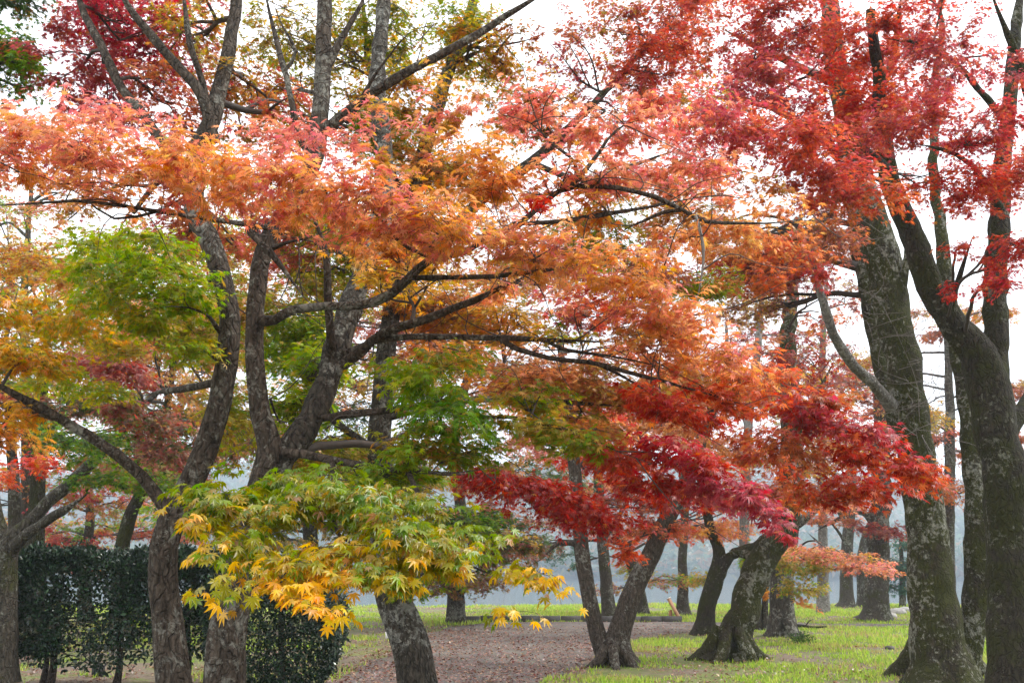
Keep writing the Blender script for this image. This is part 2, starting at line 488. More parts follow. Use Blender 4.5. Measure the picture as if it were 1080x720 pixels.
class Tree:
    def __init__(self, label, base, bark, twig=TWIG, category='tree', name='maple_tree', group=None, detail=2, leaf=0.041, slim=0.94):
        self.base = np.array(base, float)
        self.root = thing(name, label, category, self.base, group)
        self.bark, self.twig = bark, twig
        self.limb_pts, self.limb_rad = [], []
        self.sprays, self.twigs = {}, Shape()
        self.detail, self.leaf, self.slim = detail, leaf, slim

    def limb(self, rows, name='branch', sides=12, rough=0.07, flare=0.0, step=0.10, material=None, wobble=0.012, label=None, shape=None):
        """rows: (photo x, photo y, distance, width in photo px)"""
        P = []
        for (x, y, d, w) in rows:
            p = spot(x, y, d)
            P.append([*p, self.slim * w / 2 * d / FOCAL])
        return self.limb_world(P, name, sides, rough, flare, step, material, wobble, label, shape)

    def limb_world(self, P, name='branch', sides=12, rough=0.07, flare=0.0, step=0.10, material=None, wobble=0.012, label=None, shape=None):
        S = smooth_path(P, step)
        n = len(S)
        w = np.stack([wave_noise(S[:, :3] * 2.1 + 3), wave_noise(S[:, :3] * 2.1 + 9), wave_noise(S[:, :3] * 2.1 + 17) * 0.5], 1)
        w += 0.5 * np.stack([wave_noise(S[:, :3] * 6.1 + 31), wave_noise(S[:, :3] * 6.1 + 39), wave_noise(S[:, :3] * 6.1 + 47)], 1)
        ramp = np.clip(np.arange(n) / 5.0, 0, 1)[:, None]
        S[:, :3] += w * wobble * ramp
        if name == 'branch' and not flare:
            S[:, 3] *= np.clip((n - 1 - np.arange(n)) / 6.0, 0.12, 1)
            S[:, 3] *= 1 + 0.12 * wave_noise(S[:, :3] * 9)
        if shape is None:
            sh = Shape()
        else:
            sh = shape
        sh.tube(S[:, :3], np.maximum(S[:, 3], 0.002), sides, rough * 0.6, flare, self.base[2], freq=1.1 / max(0.02, S[:, 3].mean()))
        self.limb_pts.append(S[:, :3]); self.limb_rad.append(S[:, 3])
        if shape is None:
            o = sh.build(name, material or self.bark, self.root, self.base, smooth=True)
            if label:
                o['label'] = label
            return o

    def spray(self, key, x, y, d, rx, ry, rd, ang, tau, pal, droop=0.36, size=None, detail=None, label=None, tone=1.0):
        """A layered spray of leaves: centre at a photo pixel and distance, half-extents in px (rd in m)."""
        k = d / FOCAL
        c = spot(x, y, d)
        a = math.radians(ang)
        ex = np.array([math.cos(a), 0, -math.sin(a)]) * rx * k
        ez = np.array([math.sin(a), 0, math.cos(a)]) * ry * k
        ey = np.array([0, rd, 0.0])
        size = size or self.leaf
        span = size * 1.75 / k
        n = int(FULLNESS * tau * math.pi * rx * ry / (0.19 * span * span))
        self.spray_world(key, c, ex, ey, ez, n, pal, droop, size, detail, label, tone=tone)

    def spray_world(self, key, c, ex, ey, ez, n, pal, droop=0.5, size=None, detail=None, label=None, per=15, tone=1.0):
        size = size or self.leaf
        detail = detail or self.detail
        if key not in self.sprays:
            self.sprays[key] = [Shape(), None]
        if label:
            self.sprays[key][1] = label
        sh = self.sprays[key][0]
        L = np.vstack(self.limb_pts); LR = np.concatenate(self.limb_rad)
        dist = np.linalg.norm((L - c) * np.array([1, 1, 1.3]), axis=1) + 1.2 * np.maximum(0, L[:, 2] - c[2])
        ri = int(np.argmin(dist))
        root = L[ri]
        m = max(3, int(n / per), min(9, n // 3))
        per = max(2, n / m)
        q = unit(RNG.normal(size=(m, 3))) * RNG.uniform(0.05, 1, (m, 1)) ** 0.42
        st = RNG.uniform(-.9, .9, 4)[RNG.integers(0, 4, m)]
        q[:, 2] = 0.35 * q[:, 2] + 0.65 * st * np.sqrt(np.maximum(0, 1 - q[:, 0] ** 2)) + RNG.normal(size=m) * 0.06
        ends = c + q[:, :1] * ex + q[:, 1:2] * ey + q[:, 2:] * ez
        nb = max(1, min(5, m // 14))
        hubs = ends[RNG.choice(m, nb, replace=False)] * 0.75 + c * 0.25
        br = []
        r0 = min(LR[ri] * 0.55, 0.006 + 0.0011 * math.sqrt(n))
        fork = root * 0.35 + c * 0.65 if nb > 1 else None
        if fork is not None:
            mid = (root + fork) / 2 + np.array([0, 0, 0.10 * np.linalg.norm(fork - root)]) + RNG.normal(size=3) * 0.05
            P = smooth_path([[*root, r0], [*mid, r0 * .8], [*fork, r0 * 0.6]], 0.08)
            P[:, :3] += np.stack([wave_noise(P[:, :3] * 4 + o) for o in (1, 5, 11)], 1) * 0.015 * np.clip(np.arange(len(P)) / 3, 0, 1)[:, None]
            self.twigs.tube(P[:, :3], P[:, 3], 6)
            br.append(P[len(P) // 2:])
            stems = [(P[min(len(P) - 1, int(len(P) * f))], 0.62) for f in np.linspace(.55, 1, nb)]
        else:
            stems = [(np.array([*root, r0]), 1.0)]
        for h, (st, fr) in zip(hubs, stems):
            s0, rs = st[:3], st[3] * (1 if fr == 1.0 else .8)
            mid = s0 * 0.5 + h * 0.5 + np.array([0, 0, 0.10 * np.linalg.norm(h - s0)]) + RNG.normal(size=3) * 0.05
            P = smooth_path([[*s0, rs], [*mid, rs * .65], [*h, rs * 0.3]], 0.08)
            P[:, :3] += np.stack([wave_noise(P[:, :3] * 4 + o) for o in (1, 5, 11)], 1) * 0.012 * np.clip(np.arange(len(P)) / 3, 0, 1)[:, None]
            self.twigs.tube(P[:, :3], P[:, 3], 5)
            br.append(P)
        B = np.vstack(br)
        pos, axis, nor, tw = [], [], [], []
        for i in range(m):
            e = ends[i]
            j = int(np.argmin(np.linalg.norm(B[:, :3] - e, axis=1) + RNG.uniform(0, 0.25, len(B))))
            s = B[j, :3]
            ln = np.linalg.norm(e - s)
            mid = (s + e) / 2 + np.array([0, 0, 0.12 * ln]) + RNG.normal(size=3) * 0.03 * ln
            t = np.linspace(0, 1, 6)[:, None]
            P = (1 - t) ** 2 * s + 2 * t * (1 - t) * mid + t ** 2 * e
            self.twigs.tube(P, np.linspace(max(0.0012, min(0.0035, B[j, 3] * .8)), 0.0009, 6), 3)
            k = max(2, int(round(RNG.normal(per, per * 0.25))))
            reach = min(1.0, 0.45 / (ln + 1e-6))
            u = 1 - reach * RNG.uniform(0, 1, k) ** 1.3
            u[0] = 1.0
            u = u[:, None]
            pp = (1 - u) ** 2 * s + 2 * u * (1 - u) * mid + u ** 2 * e
            d0 = unit((e - s)[None])[0]
            d0 = unit(np.array([d0[0], d0[1], d0[2] * 0.4])[None])[0]
            side = np.cross(d0, [0, 0, 1.0])
            sg = np.where(np.arange(k) % 2 == 0, 1.0, -1.0)[:, None]
            ax = d0 * RNG.uniform(0.2, 1.0, (k, 1)) + side * sg * RNG.uniform(0.1, 1.0, (k, 1)) + RNG.normal(size=(k, 3)) * 0.18
            ax = unit(ax)
            pp = pp + ax * RNG.uniform(0.3, 1.1, (k, 1)) * size + RNG.normal(size=(k, 3)) * size * 0.35
            dr = RNG.normal(droop, 0.28, (k, 1))
            no = np.array([0, 0, 1.0]) + ax * dr * 0.6 + RNG.normal(size=(k, 3)) * 0.30
            ax = ax - np.array([0, 0, 1.0]) * dr
            pos.append(pp); axis.append(ax); nor.append(no); tw.append(np.full(k, i))
        pos = np.vstack(pos); axis = np.vstack(axis); nor = np.vstack(nor); tw = np.concatenate(tw)
        col = pick_colours(pal, pos, tw) * tone
        sz = size * np.clip(RNG.normal(0.92, 0.2, len(pos)), 0.5, 1.35)
        put_leaves(sh, pos, axis, nor, sz, col, detail)

    def roots(self, count, radius, reach, seed=0, skip=()):
        """Surface roots running out from the foot of the trunk, each a part."""
        rg = np.random.default_rng(seed)
        for k in range(count):
            a = 6.283 * (k + rg.uniform(-.3, .3)) / count
            d = np.array([math.cos(a), math.sin(a), 0]); l = reach * rg.uniform(.7, 1.3)
            side = np.array([-d[1], d[0], 0]) * rg.normal() * .25 * l
            r = radius * rg.uniform(.26, .4)
            b = self.base
            P = smooth_path([[*(b + d * radius * .35 + [0, 0, radius * 1.3]), r * 1.1], [*(b + d * (radius * .95) + [0, 0, radius * .42]), r], [*(b + d * (radius + l * .45) + side * .5 + [0, 0, r * .25]), r * .7], [*(b + d * (radius + l) + side - [0, 0, r * .45]), r * .4]], .06)
            sh = Shape(); sh.tube(P[:, :3], P[:, 3], 10, .12, freq=9)
            sh.build('root', self.bark, self.root, self.base, smooth=True)

    def finish(self):
        if self.twigs.n:
            self.twigs.build('twigs', self.twig, self.root, self.base, smooth=True)
        for key, (sh, label) in self.sprays.items():
            if sh.n:
                o = sh.build('crown' if len(self.sprays) == 1 else 'leaf_spray', LEAF if self.detail > 1 else LEAF_FAR, self.root, self.base)
                if label:
                    o['label'] = label


# ================================================================== THE SETTING
BANK, SHORE, WATER_Z = 47.0, 430.0, -3.0


def ground_height(x, y):
    p = np.stack([x * 0.16, y * 0.16, np.zeros_like(x)], -1).reshape(-1, 3)
    bump = wave_noise(p).reshape(x.shape) * 0.05 + wave_noise(p * 4 + 5).reshape(x.shape) * 0.012
    t = np.clip((y - BANK - 1.2 * np.sin(x * 0.11)) / 9.0, 0, 1)
    drop = t * t * (3 - 2 * t)
    return bump * (1 - drop) - 4.2 * drop


def mesh_sheet(xs, ys, height):
    X, Y = np.meshgrid(xs, ys)
    Z = height(X, Y)
    nx = len(xs)
    i = np.arange(len(ys) - 1)[:, None] * nx + np.arange(nx - 1)[None, :]
    F = np.stack([i, i + 1, i + nx + 1, i + nx], -1).reshape(-1, 4)
    s = Shape(); s.add(np.stack([X, Y, Z], -1).reshape(-1, 3), None, F)
    return s


def ground_mat():
    m, N, L = new_mat('ground_grass_and_soil')
    out = N.new('ShaderNodeOutputMaterial'); bs = N.new('ShaderNodeBsdfPrincipled'); bs.inputs['Roughness'].default_value = 0.95
    tc = N.new('ShaderNodeTexCoord')

    def noise(sc, det=7, r=0.65):
        n = N.new('ShaderNodeTexNoise'); n.inputs['Scale'].default_value = sc; n.inputs['Detail'].default_value = det; n.inputs['Roughness'].default_value = r
        L.new(tc.outputs['Object'], n.inputs[0]); return n.outputs['Fac']

    def rng(src, a, b):
        r = N.new('ShaderNodeMapRange'); r.inputs['From Min'].default_value = a; r.inputs['From Max'].default_value = b
        L.new(src, r.inputs[0]); return r.outputs[0]

    def mix(f, a, b):
        x = N.new('ShaderNodeMixRGB'); L.new(f, x.inputs[0])
        for k, c in ((1, a), (2, b)):
            if isinstance(c, tuple): x.inputs[k].default_value = (*c, 1)
            else: L.new(c, x.inputs[k])
        return x.outputs[0]
    green = mix(rng(noise(3.1), .35, .65), (0.085, 0.115, 0.02), (0.17, 0.20, 0.045))
    soil = mix(rng(noise(9.0), .35, .65), (0.10, 0.07, 0.05), (0.22, 0.17, 0.12))
    col = mix(rng(noise(0.42, 9, .72), .455, .545), green, soil)
    col = mix(rng(noise(14, 4, .7), .62, .72), col, (0.26, 0.20, 0.13))
    L.new(col, bs.inputs['Base Color'])
    bp = N.new('ShaderNodeBump'); bp.inputs['Distance'].default_value = 0.03; bp.inputs['Strength'].default_value = 0.7
    L.new(noise(25), bp.inputs['Height']); L.new(bp.outputs[0], bs.inputs['Normal']); L.new(bs.outputs[0], out.inputs[0])
    return m


xs = np.unique(np.concatenate([np.linspace(-1450, -60, 20), np.linspace(-60, -26, 18), np.linspace(-26, 30, 150), np.linspace(30, 60, 16), np.linspace(60, 1450, 20)]))
ys = np.unique(np.concatenate([np.linspace(-90, -5, 14), np.linspace(-5, 60, 170), np.linspace(60, 90, 8), np.linspace(90, 1450, 18)]))
g = mesh_sheet(xs, ys, ground_height).build('ground', ground_mat(), smooth=True)
g['kind'] = 'structure'

# the gravel path: runs away from the camera, then bends right in front of the kerb
path_rows = [(-9, -4.6, 0.3), (6, -3.7, 0.5), (12, -3.1, 0.45), (15.3, -2.75, 0.55), (18, -2.6, 1.25), (21, -2.45, 2.1), (24, -2.3, 3.1), (26.5, -2.2, 4.2),
             (28.5, -1.9, 6.5), (30, -1.3, 12.0), (31.4, -0.6, 26.0)]
pr = smooth_path(np.array([[a, b, c] for a, b, c in path_rows]), 0.3)
def path_span(y):
    return np.interp(y, pr[:, 0], pr[:, 1]), np.interp(y, pr[:, 0], pr[:, 2])
py_ = np.arange(-9, 31.41, 0.15)
lo, hi = path_span(py_)
lo = lo + 0.22 * wave_noise(np.stack([py_ * 1.2, py_ * 0, py_ * 0], 1)); hi = hi + 0.28 * wave_noise(np.stack([py_ * 1.1, py_ * 0 + 4, py_ * 0], 1))
tt = np.linspace(0, 1, 40)
PX = lo[:, None] * (1 - tt) + hi[:, None] * tt; PY = np.repeat(py_[:, None], 40, 1)
PZ = ground_height(PX, PY) + 0.012
ps = Shape(); i = np.arange(len(py_) - 1)[:, None] * 40 + np.arange(39)[None]
ps.add(np.stack([PX, PY, PZ], -1).reshape(-1, 3), None, np.stack([i, i + 1, i + 41, i + 40], -1).reshape(-1, 4))


def path_mat():
    m, N, L = new_mat('gravel_path')
    out = N.new('ShaderNodeOutputMaterial'); bs = N.new('ShaderNodeBsdfPrincipled'); bs.inputs['Roughness'].default_value = 0.9
    tc = N.new('ShaderNodeTexCoord')
    v = N.new('ShaderNodeTexVoronoi'); v.inputs['Scale'].default_value = 26
    n = N.new('ShaderNodeTexNoise'); n.inputs['Scale'].default_value = 1.3; n.inputs['Detail'].default_value = 8
    L.new(tc.outputs['Object'], v.inputs[0]); L.new(tc.outputs['Object'], n.inputs[0])
    r = N.new('ShaderNodeValToRGB'); r.color_ramp.elements[0].color = (0.092, 0.060, 0.038, 1); r.color_ramp.elements[0].position = .35
    r.color_ramp.elements[1].color = (0.155, 0.122, 0.088, 1); r.color_ramp.elements[1].position = .65
    L.new(n.outputs['Fac'], r.inputs[0])
    mx = N.new('ShaderNodeMixRGB'); mx.blend_type = 'OVERLAY'; mx.inputs[0].default_value = 0.5
    L.new(r.outputs[0], mx.inputs[1]); L.new(v.outputs['Color'], mx.inputs[2])
    hs = N.new('ShaderNodeHueSaturation'); hs.inputs['Saturation'].default_value = 0.6
    L.new(mx.outputs[0], hs.inputs['Color']); L.new(hs.outputs[0], bs.inputs['Base Color'])
    bp = N.new('ShaderNodeBump'); bp.inputs['Distance'].default_value = 0.02; bp.inputs['Strength'].default_value = 0.8
    L.new(v.outputs['Distance'], bp.inputs['Height']); L.new(bp.outputs[0], bs.inputs['Normal']); L.new(bs.outputs[0], out.inputs[0])
    return m


p = ps.build('gravel_path', path_mat(), smooth=True); p['kind'] = 'structure'

ks = Shape()                                    # low dark kerb on the far side of the path
for a in np.arange(-1.6, 5.0, 0.62):
    ks.box((a + .31, 31.75 + 0.05 * math.sin(a), float(ground_height(np.array([a]), np.array([31.7]))[0]) + 0.07), (0.60, 0.18, 0.2))
k = ks.build('path_kerb', plain_mat('kerb_stone', (0.09, 0.085, 0.08), 0.9)); k['kind'] = 'structure'

# the river and the wooded hills across it
def water_mat():
    m, N, L = new_mat('river_water')
    out = N.new('ShaderNodeOutputMaterial'); bs = N.new('ShaderNodeBsdfPrincipled')
    bs.inputs['Base Color'].default_value = (0.045, 0.07, 0.085, 1); bs.inputs['Roughness'].default_value = 0.12; bs.inputs['IOR'].default_value = 1.33
    tc = N.new('ShaderNodeTexCoord'); n = N.new('ShaderNodeTexNoise'); n.inputs['Scale'].default_value = 0.9; n.inputs['Detail'].default_value = 4
    mp = N.new('ShaderNodeMapping'); mp.inputs['Scale'].default_value = (0.4, 1, 1)
    L.new(tc.outputs['Object'], mp.inputs[0]); L.new(mp.outputs[0], n.inputs[0])
    bp = N.new('ShaderNodeBump'); bp.inputs['Distance'].default_value = 0.05; bp.inputs['Strength'].default_value = 0.35
    L.new(n.outputs['Fac'], bp.inputs['Height']); L.new(bp.outputs[0], bs.inputs['Normal']); L.new(bs.outputs[0], out.inputs[0])
    return m


ws = Shape(); ws.add([(-1400, 49, WATER_Z), (1400, 49, WATER_Z), (1400, 480, WATER_Z), (-1400, 480, WATER_Z)], None, [[0, 1, 2, 3]])
w = ws.build('river_water', water_mat()); w['kind'] = 'structure'


def hill_height(x, y):
    p = np.stack([x * 0.0045, y * 0.0045, np.zeros_like(x)], -1).reshape(-1, 3)
    h = wave_noise(p + 2.4).reshape(x.shape)
    t = np.clip((y - SHORE) / 420.0, 0, 1)
    rise = t * t * (3 - 2 * t)
    e = np.clip((y - SHORE) / 14.0, 0, 1)
    f = 1 - np.clip((y - 950) / 450.0, 0, 1)
    return -3.6 + 1.6 * e + rise * (78 + 26 * h) * f


hs_ = mesh_sheet(np.linspace(-1400, 1400, 130), np.concatenate([np.linspace(SHORE - 3, 480, 14), np.linspace(490, 1400, 50)]), hill_height)
h = hs_.build('hills', plain_mat('hill_cover', (0.045, 0.055, 0.035), 0.95, 0.4, 0.05), smooth=True); h['kind'] = 'structure'

fw = Shape()                                     # the wood covering the far hillside
nt = 6500
ty = SHORE + 2 + 560 * RNG.random(nt) ** 1.5
tx = RNG.uniform(-0.85, 0.85, nt) * ty
tz = hill_height(tx, ty)
tr = RNG.uniform(4.2, 8.0, nt)
sw = np.array([linear(c) for c in [(72, 90, 64), (84, 102, 70), (102, 102, 70), (122, 98, 72), (80, 96, 80), (64, 84, 66), (118, 112, 92)]])
tcx = sw[RNG.integers(0, len(sw), nt)]
per = 16
q = unit(RNG.normal(size=(nt, per, 3))); q[:, :, 2] = np.abs(q[:, :, 2]) * 1.5 - 0.2
cc = np.stack([tx, ty, tz + tr * 0.6], -1)[:, None] + q * tr[:, None, None] * RNG.uniform(0.7, 1.0, (nt, per, 1))
cc = cc.reshape(-1, 3); n = len(cc)
tri = cc[:, None] + RNG.normal(size=(n, 3, 3)) * np.array([1.8, 1.8, 1.4])
fw.add(tri.reshape(-1, 3), np.arange(n * 3).reshape(-1, 3), None, np.repeat(np.repeat(tcx, per, 0) * RNG.uniform(.75, 1.25, (n, 1)), 3, 0))
o = fw.build('far_wood', LEAF_FAR); o['kind'] = 'stuff'

# ------------------------------------------------------------------ grass and fallen leaves
def on_path(x, y, grow=0.0):
    a, b = path_span(y)
    return (x > a - grow) & (x < b + grow) & (y < 31.5 + grow)


def scatter(n, y0, y1, power, wide=0.62):
    y = y0 + (y1 - y0) * RNG.random(n) ** power
    x = RNG.uniform(-wide, wide, n) * y
    return x, y


x, y = scatter(330000, 11, 48, 1.5)
P0 = np.stack([x, y, y * 0], 1)
den = wave_noise(P0 * 0.5 + 3) * 0.55 + wave_noise(P0 * 2.3) * 0.45
right = np.clip((x + 2.2) / 3.0, 0, 1)
keep = (den > 0.28 + 0.12 * np.clip((18 - y) / 4, 0, 1) - 0.34 * right - 0.25 * np.clip((y - 20) / 10, 0, 1) + RNG.normal(size=len(x)) * 0.16) & ~on_path(x, y, -0.12)
keep &= ~((x < -1.5) & (x > -4.4) & (y < 21) & (RNG.random(len(x)) < 0.8))
x, y, den = x[keep], y[keep], den[keep]
z = ground_height(x, y)
n = len(x)
hgt = RNG.uniform(0.035, 0.10, n) * (0.75 + 0.5 * np.clip(den, -.5, 1)) * (1 + 0.012 * y)
wd = RNG.uniform(0.006, 0.011, n) * (1 + 0.035 * y)
az = RNG.uniform(0, 6.28, n); lean = RNG.uniform(0.1, 0.9, n) * hgt
base = np.stack([x, y, z - 0.005], 1)
sx = np.stack([np.cos(az), np.sin(az), az * 0], 1) * wd[:, None]
tipv = base + np.stack([-np.sin(az) * lean, np.cos(az) * lean, hgt], 1)
V = np.stack([base - sx, base + sx, tipv], 1)
gs = np.array([linear(c) for c in [(150, 178, 62), (170, 194, 76), (128, 158, 54), (190, 198, 96), (162, 172, 84), (142, 180, 58)]])
gc = gs[RNG.integers(0, len(gs), n)] * RNG.uniform(.75, 1.2, (n, 1))
dry = (wave_noise(np.stack([x, y, y * 0], 1) * 0.9 + 13) > 0.35) & (RNG.random(n) < 0.5)
gc[dry] = linear((176, 160, 104)) * RNG.uniform(.7, 1.1, (dry.sum(), 1))
gr = Shape(); gr.add(V.reshape(-1, 3), np.arange(3 * n).reshape(-1, 3), None, np.repeat(gc, 3, 0))
o = gr.build('grass', GRASS_BLADE); o['kind'] = 'stuff'

fl = Shape()
x1, y1 = scatter(60000, 9, 33, 1.3, .5); k1 = on_path(x1, y1, 0.3)
x2, y2 = scatter(45000, 9, 45, 1.2, .6)
k2 = wave_noise(np.stack([x2, y2, y2 * 0], 1) * 0.7 + 21) + 0.5 * (x2 < -1) + 0.3 * (y2 < 17) > 0.3
k1 &= RNG.random(len(x1)) < np.where(y1 > 28.0, .12, np.where(y1 > 25, .6, 1))
x, y = np.concatenate([x1[k1], x2[k2]]), np.concatenate([y1[k1], y2[k2]]); n = len(x)
pos = np.stack([x, y, ground_height(x, y) + RNG.uniform(0.014, 0.045, n)], 1)
ax = np.stack([RNG.normal(size=n), RNG.normal(size=n), RNG.normal(size=n) * .25], 1)
no = np.stack([RNG.normal(size=n) * .35, RNG.normal(size=n) * .35, np.ones(n)], 1)
ls = np.array([linear(c) for c in [(142, 84, 60), (120, 72, 54), (156, 102, 70), (108, 62, 50), (140, 86, 68), (176, 132, 88), (134, 62, 46)]])
put_leaves(fl, pos, ax, no, RNG.uniform(.035, .055, n), ls[RNG.integers(0, len(ls), n)] * RNG.uniform(.7, 1.15, (n, 1)), 1)
o = fl.build('fallen_leaves', LITTER); o['kind'] = 'stuff'

# ------------------------------------------------------------------ clipped hedges
def hedge(label, x0, x1, y0, y1, z0, z1, n, holes, stems, size, name='clipped_hedge', round_end=0.0):
    base = np.array([(x0 + x1) / 2, (y0 + y1) / 2, 0.0])
    root = thing(name, label, 'hedge', base)
    a = RNG.random((n, 3))
    face = RNG.random(n)
    shell = RNG.random(n) ** 2.2 * 0.42
    a[:, 1] = np.where(face < .50, shell, np.where(face < .62, 1 - shell, a[:, 1]))
    a[:, 2] = np.where((face >= .62) & (face < .86), 1 - shell * .5, a[:, 2])
    a[:, 0] = np.where(face > .93, 1 - shell * .3, np.where(face > .86, shell * .3, a[:, 0]))
    p = np.array([x0, y0, z0]) + a * np.array([x1 - x0, y1 - y0, z1 - z0])
    ctr = np.array([(x0 + x1) / 2, (y0 + y1) / 2, (z0 + z1) / 2]); hf = np.array([x1 - x0, y1 - y0, z1 - z0]) / 2
    u = (p - ctr) / hf
    r4 = (np.abs(u) ** 3.6).sum(1) ** (1 / 3.6)
    p = ctr + u / np.maximum(1, r4)[:, None] * hf
    p += 0.10 * np.stack([wave_noise(p * 2.2 + 1), wave_noise(p * 2.2 + 5), wave_noise(p * 2.2 + 8)], 1)
    p += RNG.normal(size=p.shape) * 0.05 * (RNG.random((n, 1)) < 0.25)
    keep = wave_noise(p * 1.9 + 6) < holes + RNG.normal(size=n) * .12
    if round_end:
        low = p[:, 2] < z0 + 0.4 + 0.25 * wave_noise(p * 1.5)
        keep &= ~(low & (RNG.random(n) < round_end))
    p, u = p[keep], u[keep]; n = len(p)
    out = unit(u * np.array([.6, 1, 1]) + RNG.normal(size=(n, 3)) * .5)
    ax = unit(out + RNG.normal(size=(n, 3)) * .6 + np.array([0, 0, .15]))
    no = out + np.array([0, 0, .8]) + RNG.normal(size=(n, 3)) * .5
    s = Shape()
    c = PAL['camellia'][RNG.integers(0, 4, n)] * (RNG.uniform(.6, 1.5, (n, 1)) + 1.1 * (RNG.random((n, 1)) < .06))
    put_leaves(s, p, ax, no, size * RNG.uniform(.7, 1.2, n), c, 'oval', edge=0.0)
    s.build('foliage', LEAF_GLOSSY, root, base)
    tw = Shape()
    for k in range(40):
        e = p[RNG.integers(0, n)]
        b = np.array([e[0] + RNG.normal() * .25, (y0 + y1) / 2, e[2] - RNG.uniform(.2, .5)]); b[2] = max(b[2], z0 + .05)
        tw.tube(smooth_path([[*b], [*((b + e) / 2 + RNG.normal(size=3) * .1)], [*e]], .15), 0.006, 4)
    tw.build('twigs', TWIG, root, base)
    for (sx, sy, r) in stems:
        t = Shape()
        t.tube(smooth_path([[sx, sy, -.05], [sx + .03, sy, .3], [sx - .02, sy + .02, .8], [sx + .05, sy, z1 - .3]], .08), np.linspace(r, r * .6, len(smooth_path([[sx, sy, -.05], [sx + .03, sy, .3], [sx - .02, sy + .02, .8], [sx + .05, sy, z1 - .3]], .08))), 8, .08, 0.5)
        t.build('stem', BARK_NEAR, root, base, smooth=True)


hedge('dark green clipped hedge with gaps, raised on bare stems at the left edge', -7.3, -3.9, 14.2, 15.3, 0.22, 1.82, 36000, 0.72,
      [(-6.45, 14.6, .05), (-6.62, 14.75, .04), (-5.6, 14.8, .045), (-4.6, 14.7, .05)], .075, round_end=.75)
hedge('dense rounded hedge of small glossy leaves reaching the ground behind the forked maple', -4.15, -2.35, 13.7, 15.0, 0.02, 1.76, 26000, 1.5, [(-3.2, 14.4, .05)], .06)
# ================================================================== THE NEAR TREES
# ---- left maple: single lichen-spotted trunk with a long limb to the left
A = Tree('maple with one grey lichen-spotted trunk and a long limb reaching to the left', spot(196, 885, 6.5) * [1, 1, 0], BARK_NEAR, slim=0.9)
A.base[2] = 0; A.root.location = A.base
A.limb([(200, 900, 6.5, 48), (192, 800, 6.5, 42), (184, 720, 6.5, 38), (176, 655, 6.5, 33), (172, 600, 6.5, 32), (181, 550, 6.5, 31), (208, 495, 6.5, 29), (227, 440, 6.5, 27),
        (238, 385, 6.5, 26), (240, 325, 6.55, 25), (225, 265, 6.6, 26), (206, 222, 6.7, 26), (205, 170, 6.9, 24), (222, 130, 7.0, 22), (236, 80, 7.1, 19), (246, 20, 7.2, 16), (252, -60, 7.3, 12)],
       'trunk', 24, .09, .55)
A.limb([(176, 538, 6.45, 17), (150, 503, 6.4, 14), (110, 470, 6.3, 13), (60, 440, 6.2, 12), (20, 418, 6.1, 11), (-20, 398, 6.0, 10), (-80, 380, 6.0, 7)])
A.limb([(58, 440, 6.2, 10), (30, 432, 6.3, 8), (-10, 425, 6.4, 7), (-70, 420, 6.5, 5)])
A.limb([(225, 150, 6.9, 17), (212, 100, 6.85, 14), (175, 55, 6.8, 12), (135, 5, 6.7, 10), (100, -60, 6.6, 8)])
A.limb([(200, 190, 6.75, 15), (160, 135, 6.9, 13), (130, 95, 7.0, 12), (105, 45, 7.1, 11), (84, 5, 7.2, 10), (70, -50, 7.3, 7)])
A.limb([(222, 128, 7.0, 9), (214, 88, 6.9, 9), (202, 45, 6.8, 8), (194, 0, 6.8, 7), (190, -50, 6.8, 5)])
A.limb([(238, 400, 6.5, 9), (205, 408, 6.9, 9), (175, 412, 7.3, 7), (150, 418, 7.8, 5)])
A.limb([(228, 300, 6.6, 7), (180, 285, 6.4, 6), (130, 290, 6.2, 4), (90, 300, 6.1, 3)])
A.limb([(232, 350, 6.5, 6), (215, 330, 6.2, 5), (180, 322, 6.0, 4), (140, 330, 5.9, 3)])
for a in [(150, 275, 6, 88, 38, .7, 0, 1.9, 'lime'), (105, 300, 6, 48, 36, .5, 0, 1.5, 'lime'), (195, 300, 6, 50, 40, .6, 0, 1.7, 'lime'), (150, 335, 6.2, 70, 28, .5, 5, 1.4, ['lime', 'limegold']),
          (195, 372, 6.3, 45, 26, .4, 0, 1.2, ['lime', 'limegold']), (110, 260, 6.2, 45, 20, .4, -10, 1.2, 'lime')]:
    A.spray('lime', *a, label='bright yellow-green leaf spray')
for a in [(215, 350, 8, 50, 60, .8, 0, 1.5, ['lime', 'olive']), (90, 365, 8.2, 80, 36, .8, 0, 1.3, ['limegold', 'olive']), (45, 285, 9, 60, 26, .8, 0, 1.0, ['rust', 'olive']), (200, 545, 10, 60, 26, .8, 0, 1.3, ['green', 'darkgreen']), (250, 440, 8.5, 50, 50, .8, 0, 1.4, ['lime', 'olive']), (260, 320, 8.2, 50, 50, .8, 0, 1.2, ['olive', 'lime', 'orange']), (70, 410, 8.4, 80, 26, .8, 0, 1.2, ['limegold', 'lime']), (30, 210, 9, 50, 20, .8, 0, .6, ['olive', 'salmon'])]:
    A.spray('back', *a, label='olive and green leaves at the back of the crown')
for a in [(30, 325, 6.6, 60, 34, .6, 5, 1.6, ['amber', 'limegold']), (35, 385, 6.1, 52, 34, .5, 15, 1.9, ['amber', 'limegold', 'yellow']), (15, 440, 6.1, 40, 22, .4, 10, 1.3, ['amber', 'yellow']),
          (-50, 390, 6.1, 60, 60, .6, 0, 1.6, ['amber', 'limegold']), (95, 345, 6.6, 50, 22, .4, 5, 1.2, ['amber', 'limegold']), (15, 475, 6.6, 32, 20, .4, 0, 1.5, ['amber', 'orange'])]:
    A.spray('gold', *a, label='golden yellow leaf spray')
